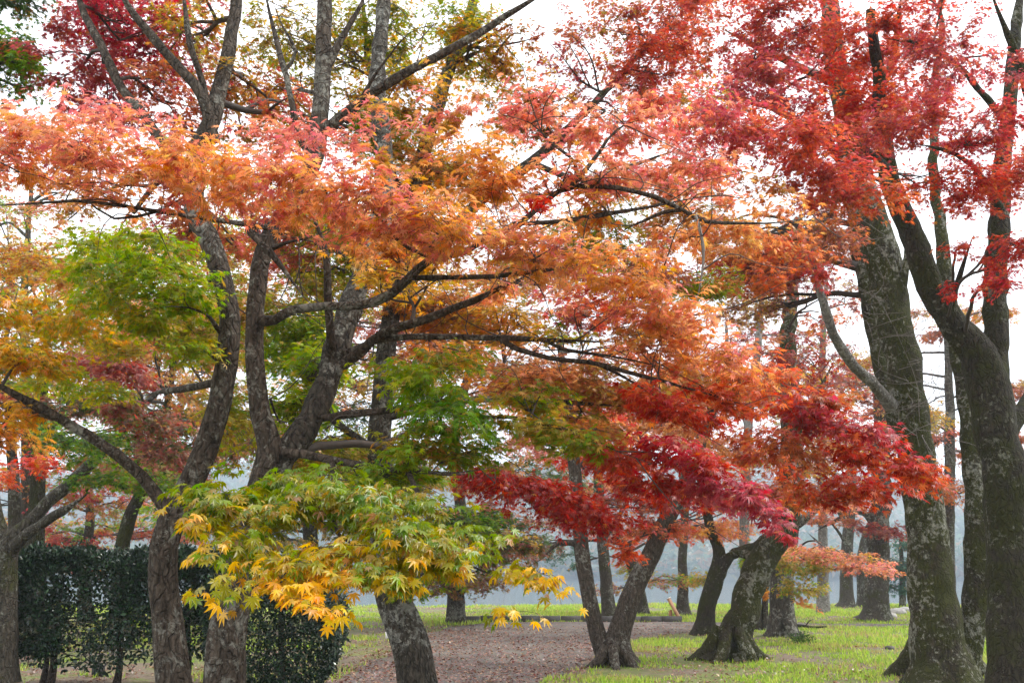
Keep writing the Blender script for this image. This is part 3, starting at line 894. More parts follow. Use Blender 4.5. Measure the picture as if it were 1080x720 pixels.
for a in [(150, 60, 8, 95, 55, 1.2, 0, 1.0, ['rose', 'crimson']), (95, 35, 8, 50, 36, .8, 0, 1.2, ['rose', 'redpink']), (110, 100, 8, 60, 30, .8, 10, 1.1, ['rose']), (200, 45, 7.6, 70, 50, 1, 0, .75, ['olive', 'redpink', 'limegold']),
          (185, 115, 7.6, 60, 28, .8, 0, 1.3, ['redpink', 'rust']), (240, 115, 8, 50, 30, .8, 0, .8, ['redpink', 'olive']), (150, -50, 8, 140, 50, 1.2, 0, 1.2, ['rose', 'olive']),
          (260, 90, 7.6, 40, 40, .8, 0, .8, ['olive', 'rust']), (70, 85, 7.6, 60, 26, .8, 0, 1.0, ['rose', 'redpink']), (310, 125, 7.4, 40, 28, .7, 0, .9, ['redpink', 'olive']), (130, 20, 8.4, 80, 30, .8, 0, 1.0, ['rose', 'crimson']),
          (210, 250, 7.6, 60, 30, .7, 0, 1.2, ['rust', 'redpink']), (110, 235, 7.6, 60, 18, .7, 0, .8, ['salmon', 'olive'])]:
    A.spray('rose', *a[:-2], a[-2] * 1.25, a[-1], label='dusky pink and red leaf spray high in the crown')

# ---- the forked maple in the middle: it carries most of the orange canopy and the yellow spray
B = Tree('large forked maple with orange canopy and a low golden yellow leaf spray', spot(232, 915, 6.0) * [1, 1, 0], BARK_NEAR, slim=0.9)
B.base[2] = 0; B.root.location = B.base
B.limb([(228, 930, 6.0, 62), (230, 830, 6.0, 54), (234, 740, 6.0, 47), (238, 680, 6.0, 43), (247, 620, 6.0, 39), (266, 560, 6.0, 38), (283, 505, 6.0, 37), (285, 470, 6.0, 29), (274, 435, 5.98, 24), (270, 380, 5.95, 22), (270, 320, 5.95, 21),
        (279, 265, 6.0, 22), (300, 222, 6.05, 22), (326, 180, 6.1, 22), (338, 130, 6.15, 22), (341, 70, 6.2, 21), (342, 5, 6.25, 19), (346, -60, 6.3, 14)], 'trunk', 24, .08, .5)
B.limb([(283, 512, 6.0, 30), (300, 480, 6.05, 32), (322, 452, 6.15, 31), (340, 412, 6.3, 30), (354, 370, 6.45, 29), (373, 315, 6.6, 29), (392, 268, 6.75, 28), (402, 220, 6.9, 25), (404, 150, 7.1, 23), (398, 80, 7.3, 20), (404, 10, 7.5, 18), (410, -60, 7.6, 14)],
       'branch', 20, .09, label='pale lichen-spotted right-hand stem of the fork', material=BARK_LICHEN)
B.limb([(272, 338, 5.95, 14), (290, 337, 5.85, 12), (310, 326, 5.75, 11), (345, 323, 5.7, 11), (398, 319, 5.6, 11), (428, 297, 5.5, 11), (455, 273, 5.45, 10), (490, 265, 5.4, 9), (522, 246, 5.35, 7), (560, 225, 5.3, 5), (600, 212, 5.3, 3)])
B.limb([(360, 385, 6.4, 15), (382, 370, 6.3, 13), (405, 350, 6.2, 12), (450, 336, 6.1, 11), (500, 316, 6.0, 9), (545, 294, 5.9, 7), (600, 285, 5.8, 4)])
B.limb([(360, 375, 6.4, 9), (395, 360, 6.3, 8), (430, 355, 6.2, 8), (480, 356, 6.1, 7.5), (530, 357, 6.0, 7), (590, 358, 5.9, 5.5), (645, 360, 5.8, 4), (690, 366, 5.7, 2.5)])
B.limb([(528, 357, 6.0, 6.5), (545, 368, 5.95, 6.5), (580, 377, 5.9, 6), (620, 380, 5.8, 5.5), (660, 392, 5.7, 5), (720, 408, 5.65, 4), (770, 420, 5.6, 3), (830, 445, 5.7, 2.5)])
B.limb([(575, 358, 5.9, 5), (595, 368, 5.85, 5), (640, 374, 5.8, 4.5), (690, 386, 5.7, 4), (740, 405, 5.6, 3)])
B.limb([(620, 380, 5.8, 4), (650, 393, 5.8, 3.5), (685, 415, 5.7, 3), (710, 435, 5.6, 2.5), (760, 470, 5.5, 2)])
B.limb([(296, 478, 6.0, 11), (320, 478, 5.9, 10), (350, 484, 5.8, 9), (390, 492, 5.7, 9), (430, 497, 5.6, 8), (480, 499, 5.5, 6), (525, 490, 5.4, 4)])
B.limb([(335, 442, 6.2, 9), (360, 438, 6.1, 9), (400, 433, 6.0, 8), (450, 428, 5.8, 5), (500, 440, 5.7, 4), (540, 440, 5.6, 4), (580, 447, 5.6, 4.5), (620, 462, 5.5, 4), (650, 476, 5.5, 3), (690, 490, 5.4, 2)])
B.limb([(432, 293, 5.55, 7), (450, 293, 5.5, 6.5), (520, 290, 5.45, 6), (570, 285, 5.4, 5), (610, 278, 5.4, 4), (645, 273, 5.3, 3), (700, 290, 5.3, 2)])
B.limb([(276, 255, 6.0, 10), (262, 243, 5.85, 8), (285, 268, 5.75, 9), (310, 300, 5.7, 9), (330, 322, 5.7, 9)], step=.06)
B.limb([(287, 262, 5.78, 7), (305, 255, 5.7, 5.5), (330, 250, 5.6, 4), (360, 235, 5.5, 3)])
B.limb([(350, 385, 6.4, 13), (348, 350, 6.25, 11), (345, 310, 6.15, 10), (343, 270, 6.1, 9), (336, 243, 6.05, 8), (320, 200, 6.0, 6), (310, 165, 5.9, 4)])
B.limb([(342, 140, 6.15, 17), (362, 122, 6.1, 14), (400, 95, 6.0, 13), (440, 72, 5.95, 12), (480, 50, 5.9, 11), (520, 26, 5.85, 9), (565, -3, 5.8, 7), (620, -40, 5.8, 5)])
B.limb([(338, 100, 6.15, 12), (320, 95, 6.1, 10), (310, 96, 6.05, 8)], step=.05)
B.limb([(330, 172, 6.1, 8), (314, 140, 6.08, 8), (310, 112, 6.05, 8), (304, 80, 6.05, 8), (291, 42, 6.1, 7), (281, 0, 6.1, 6), (275, -50, 6.1, 5)])
B.limb([(300, 75, 6.05, 5), (312, 55, 6.0, 4), (295, 20, 6.0, 4), (283, -10, 6.0, 3)], step=.06)
B.limb([(343, 75, 6.2, 12), (358, 45, 6.2, 11), (378, 10, 6.2, 10), (400, -40, 6.2, 8)])
B.limb([(365, 130, 6.1, 6), (400, 75, 5.9, 4.5), (432, 36, 5.8, 4), (458, 27, 5.7, 3)])
B.limb([(285, 420, 6.0, 5), (295, 445, 6.1, 4.5), (310, 440, 6.15, 4)])
B.limb([(283, 240, 6.0, 8), (230, 232, 5.6, 6), (170, 222, 5.3, 5), (110, 213, 5.1, 4.5), (50, 212, 5.0, 5), (0, 216, 5.0, 4.5), (-50, 215, 5, 3)])
B.limb([(170, 222, 5.3, 4), (120, 230, 5.2, 3), (85, 205, 5.1, 2.5), (40, 185, 5, 2.5), (0, 180, 5.0, 3)])
B.limb([(270, 545, 6.0, 12), (262, 580, 5.4, 8), (258, 590, 4.8, 6), (262, 575, 4.3, 5), (300, 560, 4.1, 3)], step=.07)
B.limb([(350, 484, 5.8, 7), (352, 520, 5.2, 6), (350, 545, 4.6, 5), (370, 575, 4.2, 4), (430, 590, 4.1, 3)], step=.07)
B.limb([(430, 497, 5.6, 6), (450, 540, 5.0, 5), (480, 585, 4.6, 4), (530, 608, 4.4, 3), (575, 605, 4.3, 2)], step=.07)
B.limb([(545, 240, 5.3, 7), (560, 225, 5.3, 8), (580, 210, 5.3, 7), (605, 197, 5.3, 6.5), (650, 199, 5.3, 6.5), (690, 208, 5.3, 6), (722, 222, 5.35, 5.5), (745, 234, 5.4, 5), (790, 236, 5.5, 4), (840, 232, 5.6, 3), (870, 218, 5.7, 2)])
B.limb([(552, 236, 5.3, 5), (590, 233, 5.35, 6), (640, 226, 5.4, 6), (700, 216, 5.45, 5), (760, 205, 5.5, 4)])
B.limb([(718, 222, 5.35, 5), (700, 224, 5.4, 5), (680, 233, 5.45, 5), (655, 245, 5.5, 3), (630, 262, 5.5, 2)], step=.06)
B.limb([(603, 198, 5.3, 7), (608, 180, 5.3, 5), (600, 165, 5.3, 4), (580, 150, 5.3, 4), (560, 130, 5.3, 3.5), (530, 122, 5.2, 2.5)], step=.06)
B.limb([(733, 226, 5.36, 4), (741, 250, 5.3, 4), (743, 275, 5.3, 4), (738, 308, 5.3, 3.5), (732, 332, 5.3, 2)], material=TWIG_PALE, step=.06, label='thin pale twig hanging straight down')
B.limb([(604, 196, 5.3, 8), (618, 178, 5.3, 6), (632, 160, 5.3, 5), (650, 138, 5.3, 4), (690, 120, 5.4, 3)], step=.06)
for a in [(25, 160, 5.2, 85, 40, .6, 8, 1.7, ['salmon', 'orange', 'amber']), (20, 125, 5.3, 60, 22, .5, 5, 1.4, ['pink', 'salmon']), (110, 165, 5.0, 95, 40, .6, 12, 1.8, ['salmon', 'orange', 'pink']), (100, 125, 5.2, 60, 18, .4, 12, 1.1, 'pink'),
          (200, 190, 4.9, 95, 40, .6, 10, 1.9, ['salmon', 'orange', 'amber']), (180, 150, 5.1, 70, 22, .5, 5, 1.3, ['pink', 'salmon']), (130, 205, 5.0, 100, 18, .5, 3, 1.0, 'orange'), (-70, 170, 5.2, 80, 60, .6, 5, 1.5, ['salmon', 'orange']),
          (290, 205, 4.9, 90, 42, .6, 8, 1.8, ['salmon', 'orange', 'amber']), (280, 155, 5.2, 55, 25, .5, 0, 1.1, ['pink', 'salmon']), (375, 215, 4.8, 95, 42, .6, 5, 1.8, ['orange', 'salmon', 'amber']), (460, 245, 4.9, 90, 42, .6, 8, 1.7, ['orange', 'salmon', 'amber']),
          (340, 160, 5.1, 50, 22, .5, -5, 1.2, 'pink'), (460, 115, 5.2, 60, 22, .5, -4, 1.0, ['pink', 'olive']), (410, 150, 5.2, 60, 30, .5, 0, 1.2, ['salmon', 'olive']), (555, 115, 5.4, 75, 28, .5, 6, 1.2, ['pink', 'salmon']), (500, 185, 5.2, 80, 38, .6, 0, 1.5, ['amber', 'orange']),
          (560, 265, 5.2, 85, 38, .6, 8, 1.5, ['orange', 'salmon', 'amber']), (640, 285, 5.3, 75, 34, .6, 14, 1.5, ['orange', 'amber']), (650, 150, 5.6, 80, 38, .6, 5, 1.1, ['salmon', 'pink']), (575, 185, 5.3, 60, 30, .5, 0, 1.0, ['salmon', 'orange', 'amber']),
          (700, 325, 5.4, 85, 30, .6, 22, 1.6, ['orange', 'salmon', 'amber']), (745, 365, 5.5, 75, 32, .6, 26, 1.9, ['orange', 'salmon', 'amber']), (790, 395, 5.6, 50, 24, .5, 28, 1.6, ['orange', 'orangered']), (690, 375, 5.7, 70, 26, .5, 15, 1.2, ['orange', 'rust']),
          (620, 320, 5.9, 70, 28, .5, 10, 1.0, ['salmon', 'orangered']), (430, 300, 6.3, 70, 30, .6, 0, 1.2, ['amber', 'olive']), (470, 380, 6.6, 70, 30, .6, 0, 1.0, ['rust', 'amber']),
          (640, 190, 5.4, 70, 24, .5, 0, 1.0, ['salmon', 'pink']), (705, 262, 5.5, 60, 22, .5, 8, 1.1, ['orange', 'salmon', 'amber']), (615, 232, 5.6, 55, 20, .5, 0, .9, ['amber', 'rust']), (735, 185, 5.8, 60, 24, .5, 0, .9, ['salmon', 'rust']), (715, 125, 5.8, 70, 26, .6, 5, .9, ['salmon', 'redpink']),
          (810, 240, 6.4, 60, 20, .5, 8, .7, ['rust', 'orange']), (750, 208, 6.2, 65, 18, .5, 5, .8, ['salmon', 'orange']), (690, 185, 6.0, 50, 18, .5, 0, .7, ['salmon', 'pink']), (400, 260, 5.6, 70, 30, .5, 0, 1.2, ['orange', 'amber']), (520, 300, 5.9, 60, 24, .5, 5, 1.0, ['orange', 'salmon', 'amber'])]:
    B.spray('orange', *a, label='orange and salmon pink leaf canopy')
for cx, cy_, cz, rr in [(-2.4, 2.7, 5.0, 1.5), (-.2, 2.3, 5.3, 1.5), (1.9, 2.9, 5.2, 1.4), (-1.2, 3.6, 5.6, 1.4)]:  # unseen sprays added above the frame to block sky light from the yellow spray
    B.spray_world('overhead', np.array([cx, cy_, cz]), np.array([rr, 0, .1]), np.array([0, rr * .8, 0]), np.array([0, 0, .35]), 1600, ['orange', 'lime'], label='orange and green leaves added overhead, out of view, to shade the yellow spray')
B.spray('scarlet', 568, 216, 5.0, 13, 9, .1, 0, 2.2, 'red', label='small tuft of scarlet leaves')
for a in [(700, 440, 5.5, 75, 28, .5, 18, 1.7, ['red', 'orangered']), (760, 425, 5.7, 60, 24, .5, 22, 1.5, ['orangered']), (840, 425, 6.2, 65, 24, .5, 12, 1.8, ['red', 'orangered', 'rust']), (880, 455, 6, 75, 28, .6, 25, 2.0, ['red', 'darkred', 'rose']),
          (935, 485, 6, 70, 26, .6, 28, 2.1, ['red', 'darkred', 'orangered']), (965, 505, 6, 40, 16, .4, 28, 1.6, 'orangered'), (910, 525, 6, 60, 22, .5, 12, 1.5, ['red', 'orangered']), (720, 485, 5.3, 70, 26, .5, 22, 2.0, ['crimson', 'red']),
          (770, 515, 5.2, 62, 26, .5, 28, 2.2, ['crimson', 'rose']), (810, 545, 5.2, 40, 18, .4, 34, 2.0, ['crimson', 'rose']), (650, 485, 5.9, 55, 26, .5, 10, 1.3, ['red', 'orangered']), (690, 525, 6.2, 70, 32, .6, 12, 1.8, ['red', 'darkred']),
          (820, 480, 6.3, 70, 28, .5, 15, 1.5, ['orangered', 'rust']), (850, 520, 6.3, 50, 22, .5, 10, 1.4, ['rust', 'orangered'])]:
    B.spray('red', *a, tone=.88, label='scarlet and crimson leaf spray sweeping down to the right')
for a in [(560, 515, 7.3, 85, 34, .6, 5, 1.6, ['darkred', 'red']), (620, 545, 7.6, 70, 30, .6, 8, 1.8, ['darkred', 'red']), (510, 505, 7.6, 40, 24, .5, 0, 1.3, 'darkred'), (660, 580, 7.8, 25, 22, .3, 0, .9, ['orangered'])]:
    B.spray('dark red', *a, label='dark red leaf spray at mid height')
for a in [(430, 400, 5.4, 62, 32, .5, 8, 1.5, ['green', 'lime']), (480, 440, 5.4, 65, 34, .5, 10, 1.5, 'green'), (430, 470, 5.6, 50, 26, .5, 5, 1.1, ['lime', 'green']), (560, 455, 5.6, 70, 24, .5, 12, 1.2, ['green', 'olive']),
          (610, 480, 5.6, 50, 22, .4, 15, 1.0, ['olive', 'green']), (600, 350, 6, 50, 16, .4, 0, .7, ['green', 'olive']), (340, 400, 6.9, 40, 60, .5, 0, 1.0, 'lime'), (400, 530, 5.6, 60, 22, .4, 0, 1.2, ['lime', 'green']), (480, 480, 5.8, 85, 24, .5, 6, 1.5, ['olive', 'green']), (420, 510, 5.8, 70, 24, .5, 4, 1.3, ['green', 'lime']), (560, 425, 6.0, 70, 20, .5, 6, 1.2, ['olive', 'green']),
          (640, 455, 5.9, 60, 18, .4, 10, 1.1, ['olive', 'rust']), (320, 440, 6.8, 44, 50, .5, 0, 1.4, ['lime', 'green']), (480, 385, 5.9, 70, 20, .5, 0, 1.1, ['green', 'olive']), (330, 515, 5.2, 70, 20, .4, 0, 1.2, ['lime', 'green'])]:
    B.spray('green', *a[:-2], a[-2] * 1.25, a[-1], label='light green leaf spray')
for a in [(265, 535, 4.2, 80, 32, .4, 5, 1.8, ['lime', 'green', 'limegold']), (350, 535, 4.2, 80, 36, .4, 5, 1.8, ['lime', 'green', 'limegold']), (420, 560, 4.1, 75, 32, .4, 10, 1.7, ['limegold', 'lime']), (215, 545, 4.0, 36, 22, .3, 0, 1.4, ['lime', 'yellow']),
          (320, 590, 3.9, 85, 24, .35, 8, 1.6, ['yellow', 'limegold']), (255, 585, 3.9, 50, 24, .3, -5, 1.4, ['yellow', 'limegold', 'lime']), (400, 605, 3.9, 60, 22, .3, 6, 1.5, ['limegold', 'lime', 'yellow']), (470, 590, 4.1, 60, 24, .35, 10, 1.4, ['lime', 'limegold', 'yellow']),
          (240, 628, 3.7, 34, 16, .2, -8, 1.1, ['yellow', 'limegold']), (335, 636, 3.7, 34, 12, .2, 22, 1.4, 'yellow'), (290, 612, 3.8, 50, 16, .25, 10, 1.1, 'yellow'), (380, 615, 3.9, 60, 14, .25, 8, 1.0, 'yellow'), (440, 600, 4.0, 60, 20, .3, 8, 1.0, ['yellow', 'limegold']), (535, 602, 4.2, 52, 16, .3, 10, .85, ['yellow', 'limegold']), (580, 628, 4.1, 34, 22, .25, 25, .40, ['yellow', 'limegold']), (535, 648, 4.1, 46, 9, .2, 5, .40, ['yellow', 'limegold']), (310, 508, 4.5, 90, 18, .35, 3, 1.2, ['lime', 'limegold']), (440, 530, 4.5, 70, 20, .35, 6, 1.2, ['lime', 'limegold']), (500, 565, 4.4, 50, 18, .3, 8, .9, ['lime', 'limegold'])]:
    B.spray('yellow', *a, droop=.75, tone=.72 if 'lime' in a[-1] else .85 if 'limegold' in a[-1] else .98, size=.041, detail=3, label='golden yellow leaf spray hanging low in front of the trunk')

# ---- third maple: pale lichened trunk leaning left, behind the yellow spray
C = Tree('maple with white lichen patches on its leaning trunk, standing by the path', spot(446, 800, 9.0) * [1, 1, 0], BARK_LICHEN)
C.base[2] = 0; C.root.location = C.base
C.limb([(448, 808, 9.0, 56), (445, 760, 9.0, 46), (440, 715, 9.0, 42), (432, 675, 9.0, 40), (418, 640, 9.0, 38), (408, 600, 9.0, 34), (402, 540, 9.0, 30), (400, 480, 9.0, 27), (404, 420, 9.0, 24), (412, 330, 9.1, 21), (426, 240, 9.2, 20), (446, 160, 9.3, 18), (466, 100, 9.4, 16), (482, 55, 9.5, 14), (505, -20, 9.6, 11)],
       'trunk', 22, .09, .5)
C.limb([(412, 330, 9.1, 14), (460, 260, 9.2, 13), (520, 200, 9.3, 13), (560, 172, 9.3, 13), (590, 145, 9.4, 11), (640, 95, 9.5, 8), (685, 48, 9.6, 6), (715, 20, 9.7, 5)], material=BARK_FAR, label='pale grey limb rising to the right')
C.limb([(404, 440, 9.0, 12), (470, 425, 8.9, 9), (540, 420, 8.8, 7), (620, 425, 8.8, 5), (680, 430, 8.8, 3)])
C.limb([(402, 480, 9.0, 10), (350, 440, 9.0, 8), (320, 400, 9.0, 6), (300, 360, 9, 4)])
C.limb([(430, 220, 9.2, 11), (400, 150, 9.2, 9), (390, 80, 9.2, 7), (385, 20, 9.2, 6), (380, -40, 9.2, 5)])
C.limb([(560, 172, 9.3, 8), (620, 190, 9.2, 7), (680, 170, 9.1, 5), (740, 150, 9.0, 4)])
for a in [(300, 45, 8.6, 55, 55, 1, 0, .55, ['limegold', 'olive']), (290, 120, 8.6, 50, 40, .9, 0, .7, ['olive', 'limegold', 'redpink']), (400, 35, 9, 60, 50, 1, 0, .75, ['limegold', 'lime']), (420, 110, 9, 80, 45, 1, 0, .8, ['amber', 'limegold']), (500, 60, 9.4, 70, 40, 1, 0, .6, ['amber', 'limegold']), (550, 120, 9.4, 70, 40, 1, 0, .6, ['amber', 'olive']),
          (390, -50, 9, 120, 50, 1, 0, .8, 'olive'), (540, 60, 9.4, 40, 26, 1, 0, .5, ['olive', 'rust']), (460, 180, 9.2, 70, 40, 1, 0, 1.1, ['amber', 'orange', 'limegold']), (480, 25, 9.2, 60, 26, 1, 0, .7, ['limegold', 'lime']), (400, 150, 9, 50, 40, .9, 0, 1.0, ['limegold', 'lime']), (350, 60, 8.8, 50, 50, .9, 0, .6, ['limegold', 'olive'])]:
    C.spray('olive', *a[:-2], a[-2] * 2.0, a[-1], label='thin yellow-green leaves high against the sky')
for a in [(640, 30, 9.6, 70, 45, 1, 0, .55, ['redpink', 'olive']), (600, 80, 9.6, 60, 30, 1, 0, .4, ['rust', 'rose']), (690, 75, 9.4, 70, 40, 1, -15, 1.0, ['orangered', 'redpink']), (700, 20, 9.4, 70, 40, 1, 0, .8, ['redpink', 'rust']), (650, 115, 9.4, 60, 22, .8, 0, .6, ['rose', 'rust']), (590, 140, 9.4, 60, 24, .8, 0, .6, ['olive', 'redpink']), (680, -50, 9.5, 120, 50, 1, 0, .8, ['rust', 'redpink']), (730, 120, 9.0, 60, 30, .8, 0, .8, ['olive', 'rust'])]:
    C.spray('russet', *a[:-2], a[-2] * 1.4, a[-1], label='russet leaves high against the sky')
for a in [(430, 250, 9.2, 75, 50, 1, 0, 1.1, ['olive', 'amber']), (470, 330, 9.2, 70, 50, 1, 0, 1.2, ['amber', 'rust']), (350, 290, 9.1, 60, 70, 1, 0, 1.0, ['olive', 'lime']), (320, 380, 9, 60, 70, .8, 0, 1.4, ['lime', 'green']), (340, 470, 9, 70, 50, .8, 0, 1.3, ['lime', 'olive']), (300, 260, 9, 50, 50, .8, 0, .9, ['rust', 'redpink'])]:
    C.spray('mixed', *a[:-2], a[-2] * 1.7, a[-1], label='yellow and green leaves in the middle of the crown')
for a in [(560, 400, 8.8, 80, 40, 1, 5, 1.6, ['rust', 'orange']), (640, 410, 8.8, 75, 40, 1, 10, 1.6, ['rust', 'olive']), (600, 460, 8.9, 70, 34, .8, 10, 1.3, ['rust', 'olive', 'green']), (530, 340, 9, 70, 34, .9, 0, 1.2, ['olive', 'amber']), (715, 190, 9, 60, 30, .8, 0, .9, ['salmon', 'rust']), (640, 200, 9.4, 60, 26, .8, 0, .7, ['olive', 'amber']), (690, 290, 9.2, 50, 40, .8, 0, 1.0, ['mauve', 'rust']), (630, 245, 9.3, 60, 28, .8, 0, 1.0, ['green', 'olive']), (690, 430, 8.8, 60, 30, .8, 12, 1.3, ['rust', 'orangered']), (620, 330, 9.3, 60, 28, .8, 0, 1.0, ['mauve', 'redpink']), (690, 345, 9.5, 60, 30, .8, 0, 1.0, ['olive', 'rust']), (660, 270, 9.5, 50, 26, .8, 0, .8, ['green', 'olive']), (740, 300, 10, 50, 36, .8, 0, 1.2, ['olive', 'green']), (730, 410, 9.5, 50, 30, .8, 0, 1.1, ['rust', 'olive'])]:
    C.spray('rust', *a[:-2], a[-2] * 1.3, a[-1], label='rusty orange-brown leaf sprays')
for a in [(490, 560, 9, 60, 40, .7, 0, 1.3, ['green', 'darkgreen']), (440, 620, 8.8, 50, 26, .5, 0, .9, ['limegold', 'green']), (530, 580, 9.4, 50, 40, .7, 0, .8, ['darkgreen', 'mauve'])]:
    C.spray('low green', *a, label='green leaves hanging low behind the trunk')

# ---- the right-hand trees, with the red canopy
R = Tree('massive mossy tree with pale lichen on its flared lower trunk and bare twigs', ground_spot(993, 716), BARK_MOSS, slim=0.80)
R.limb([(994, 722, 14.5, 82), (993, 700, 14.5, 70), (988, 660, 14.5, 62), (984, 620, 14.5, 57), (978, 570, 14.5, 52), (974, 530, 14.5, 50), (968, 480, 14.5, 47), (958, 420, 14.5, 46), (947, 350, 14.5, 46), (932, 280, 14.5, 48), (914, 220, 14.5, 44), (898, 150, 14.5, 38), (885, 80, 14.5, 32), (874, 10, 14.5, 26), (868, -70, 14.5, 18)],
       'trunk', 30, .09, .45, wobble=.03)
R.limb([(1018, 722, 14.9, 34), (1022, 690, 14.9, 31), (1028, 640, 14.9, 33), (1032, 590, 14.9, 34), (1031, 540, 14.9, 32), (1026, 480, 15.0, 28), (1020, 420, 15.1, 26), (1010, 360, 15.2, 24), (1000, 300, 15.3, 20), (990, 230, 15.4, 16), (985, 150, 15.5, 12), (990, 60, 15.6, 9), (1000, -60, 15.7, 5)], 'branch', 22, .09, .3, label='second slimmer stem rising beside the main trunk', wobble=.03)
R.limb([(940, 428, 14.4, 20), (922, 405, 14.0, 16), (900, 385, 13.6, 14.5), (880, 352, 13.2, 13), (868, 318, 13.0, 11), (858, 280, 12.8, 9), (850, 255, 12.6, 8), (848, 220, 12.4, 5)], material=BARK_PALE, label='pale curved limb growing out to the left', wobble=.02)
R.limb([(960, 470, 14.7, 34), (940, 420, 15.2, 26), (925, 360, 15.6, 25), (915, 300, 15.9, 25), (905, 250, 16.2, 24), (900, 180, 16.5, 20), (905, 100, 16.8, 14)], 'branch', 18, label='darker rear stem')
R.limb([(948, 330, 14.4, 14), (955, 270, 14.2, 10), (948, 240, 14, 6)])
R.limb([(905, 190, 14.5, 18), (860, 140, 13.4, 12), (800, 110, 12.3, 9), (740, 100, 11.4, 6)])
R.limb([(895, 140, 14.5, 18), (930, 90, 13, 13), (945, 40, 12, 10), (950, -10, 11, 8)])
R.limb([(885, 90, 14.5, 14), (820, 60, 13, 10), (760, 30, 12, 7)])
bt = Shape()
for k in range(90):
    s = spot(RNG.uniform(955, 1000), RNG.uniform(330, 500), 14.0)
    e = s + np.array([RNG.normal() * .45, RNG.normal() * .3, RNG.normal() * .4])
    m_ = (s + e) / 2 + RNG.normal(size=3) * .08
    bt.tube(smooth_path([s, m_, e], .1), np.linspace(.0045, .002, len(smooth_path([s, m_, e], .1))), 4)
for k in range(26):
    s = spot(RNG.uniform(880, 960), RNG.uniform(240, 420), 14.1)
    e = s + np.array([RNG.normal() * .6, -.3, RNG.normal() * .4])
    m_ = (s + e) / 2 + RNG.normal(size=3) * .12
    bt.tube(smooth_path([s, m_, e], .1), np.linspace(.005, .002, len(smooth_path([s, m_, e], .1))), 4)
bt.build('bare_twigs', TWIG_PALE, R.root, R.base, smooth=True)
R.leaf = .052
for a in [(745, 40, 11, 70, 45, 1.2, 0, 1.1, ['rust', 'red']), (830, 40, 11, 80, 50, 1.4, 0, 2.0, ['orangered', 'redpink', 'rose']), (920, 50, 11, 80, 50, 1.4, 0, 1.8, ['orangered', 'redpink']), (800, 100, 10.5, 80, 36, 1.2, 8, 1.6, ['redpink', 'rose']), (890, 115, 11, 80, 38, 1.2, 5, 1.9, ['red', 'orangered']),
          (830, -40, 11, 120, 40, 1.4, 0, 1.5, 'red'), (960, 110, 11.5, 60, 40, 1, 0, 1.3, ['red', 'redpink']), (880, 165, 10.5, 70, 26, 1, 8, 1.2, ['darkred', 'redpink'])]:
    R.spray('red', *a, label='dense red leaf canopy at the top right')
for a in [(800, 280, 16, 70, 40, 1.2, 0, 1.3, ['mauve', 'darkred']), (840, 250, 16, 60, 36, 1.2, 0, 1.2, ['mauve', 'olive']), (790, 330, 17, 45, 24, 1, 0, .8, ['mauve', 'olive']), (870, 215, 15, 50, 26, 1, 0, .9, ['mauve', 'rust']), (770, 250, 15, 50, 30, 1, 0, .8, ['olive', 'rust']), (720, 240, 13, 60, 40, 1, 0, .8, ['olive', 'rust']), (870, 260, 13, 50, 40, 1, 0, .8, ['rust', 'mauve']), (690, 200, 13, 60, 30, 1, 0, .6, ['rust', 'olive'])]:
    R.spray('mauve', *a[:-2], a[-2] * 1.7, a[-1], label='dull mauve-brown leaves behind the curved limb')

Q = Tree('dark forked tree at the right edge, its broad V of limbs under red leaves', ground_spot(1068, 762), BARK_DARK, slim=0.74)
Q.limb([(1072, 770, 11.2, 84), (1070, 720, 11.2, 70), (1066, 660, 11.2, 62), (1064, 590, 11.2, 58), (1060, 520, 11.2, 56), (1052, 460, 11.2, 57), (1044, 410, 11.2, 62), (1030, 375, 11.2, 52), (1008, 345, 11.2, 42), (985, 310, 11.2, 38), (968, 270, 11.2, 36), (952, 220, 11.2, 32), (935, 160, 11.1, 26), (925, 90, 11, 20), (920, 10, 10.9, 14)],
       'trunk', 28, .1, .4, wobble=.03)
Q.limb([(1046, 425, 11.2, 46), (1050, 380, 11.3, 38), (1050, 320, 11.4, 34), (1052, 260, 11.5, 32), (1056, 200, 11.6, 28), (1062, 130, 11.7, 22), (1070, 50, 11.8, 18), (1078, -30, 11.9, 12)], 'branch', 20, label='upright limb of the fork')
Q.limb([(1000, 335, 11.1, 12), (1010, 295, 10.9, 9), (1020, 265, 10.7, 7), (1030, 240, 10.4, 5)])
Q.limb([(1058, 470, 11.3, 24), (1085, 420, 11.6, 20), (1110, 370, 11.8, 17), (1130, 300, 12, 14), (1140, 200, 12.2, 11), (1136, 100, 12.3, 8), (1150, 0, 12.4, 5)])
Q.limb([(1090, 120, 11.4, 14), (1075, 70, 11.2, 13), (1056, 20, 11, 11), (1040, -20, 10.8, 8)])
Q.limb([(940, 180, 11.1, 14), (900, 150, 10, 9), (850, 130, 9, 6), (790, 150, 8.2, 4)])
Q.limb([(950, 210, 11.1, 12), (930, 190, 10, 8), (890, 185, 9, 6), (850, 200, 8.3, 4)])
Q.limb([(1055, 220, 11.5, 14), (1030, 180, 10.4, 9), (1000, 160, 9.6, 6), (960, 150, 9, 4)])
Q.limb([(1062, 130, 11.7, 12), (1020, 80, 10.5, 9), (980, 50, 9.6, 7), (930, 40, 9, 5)])
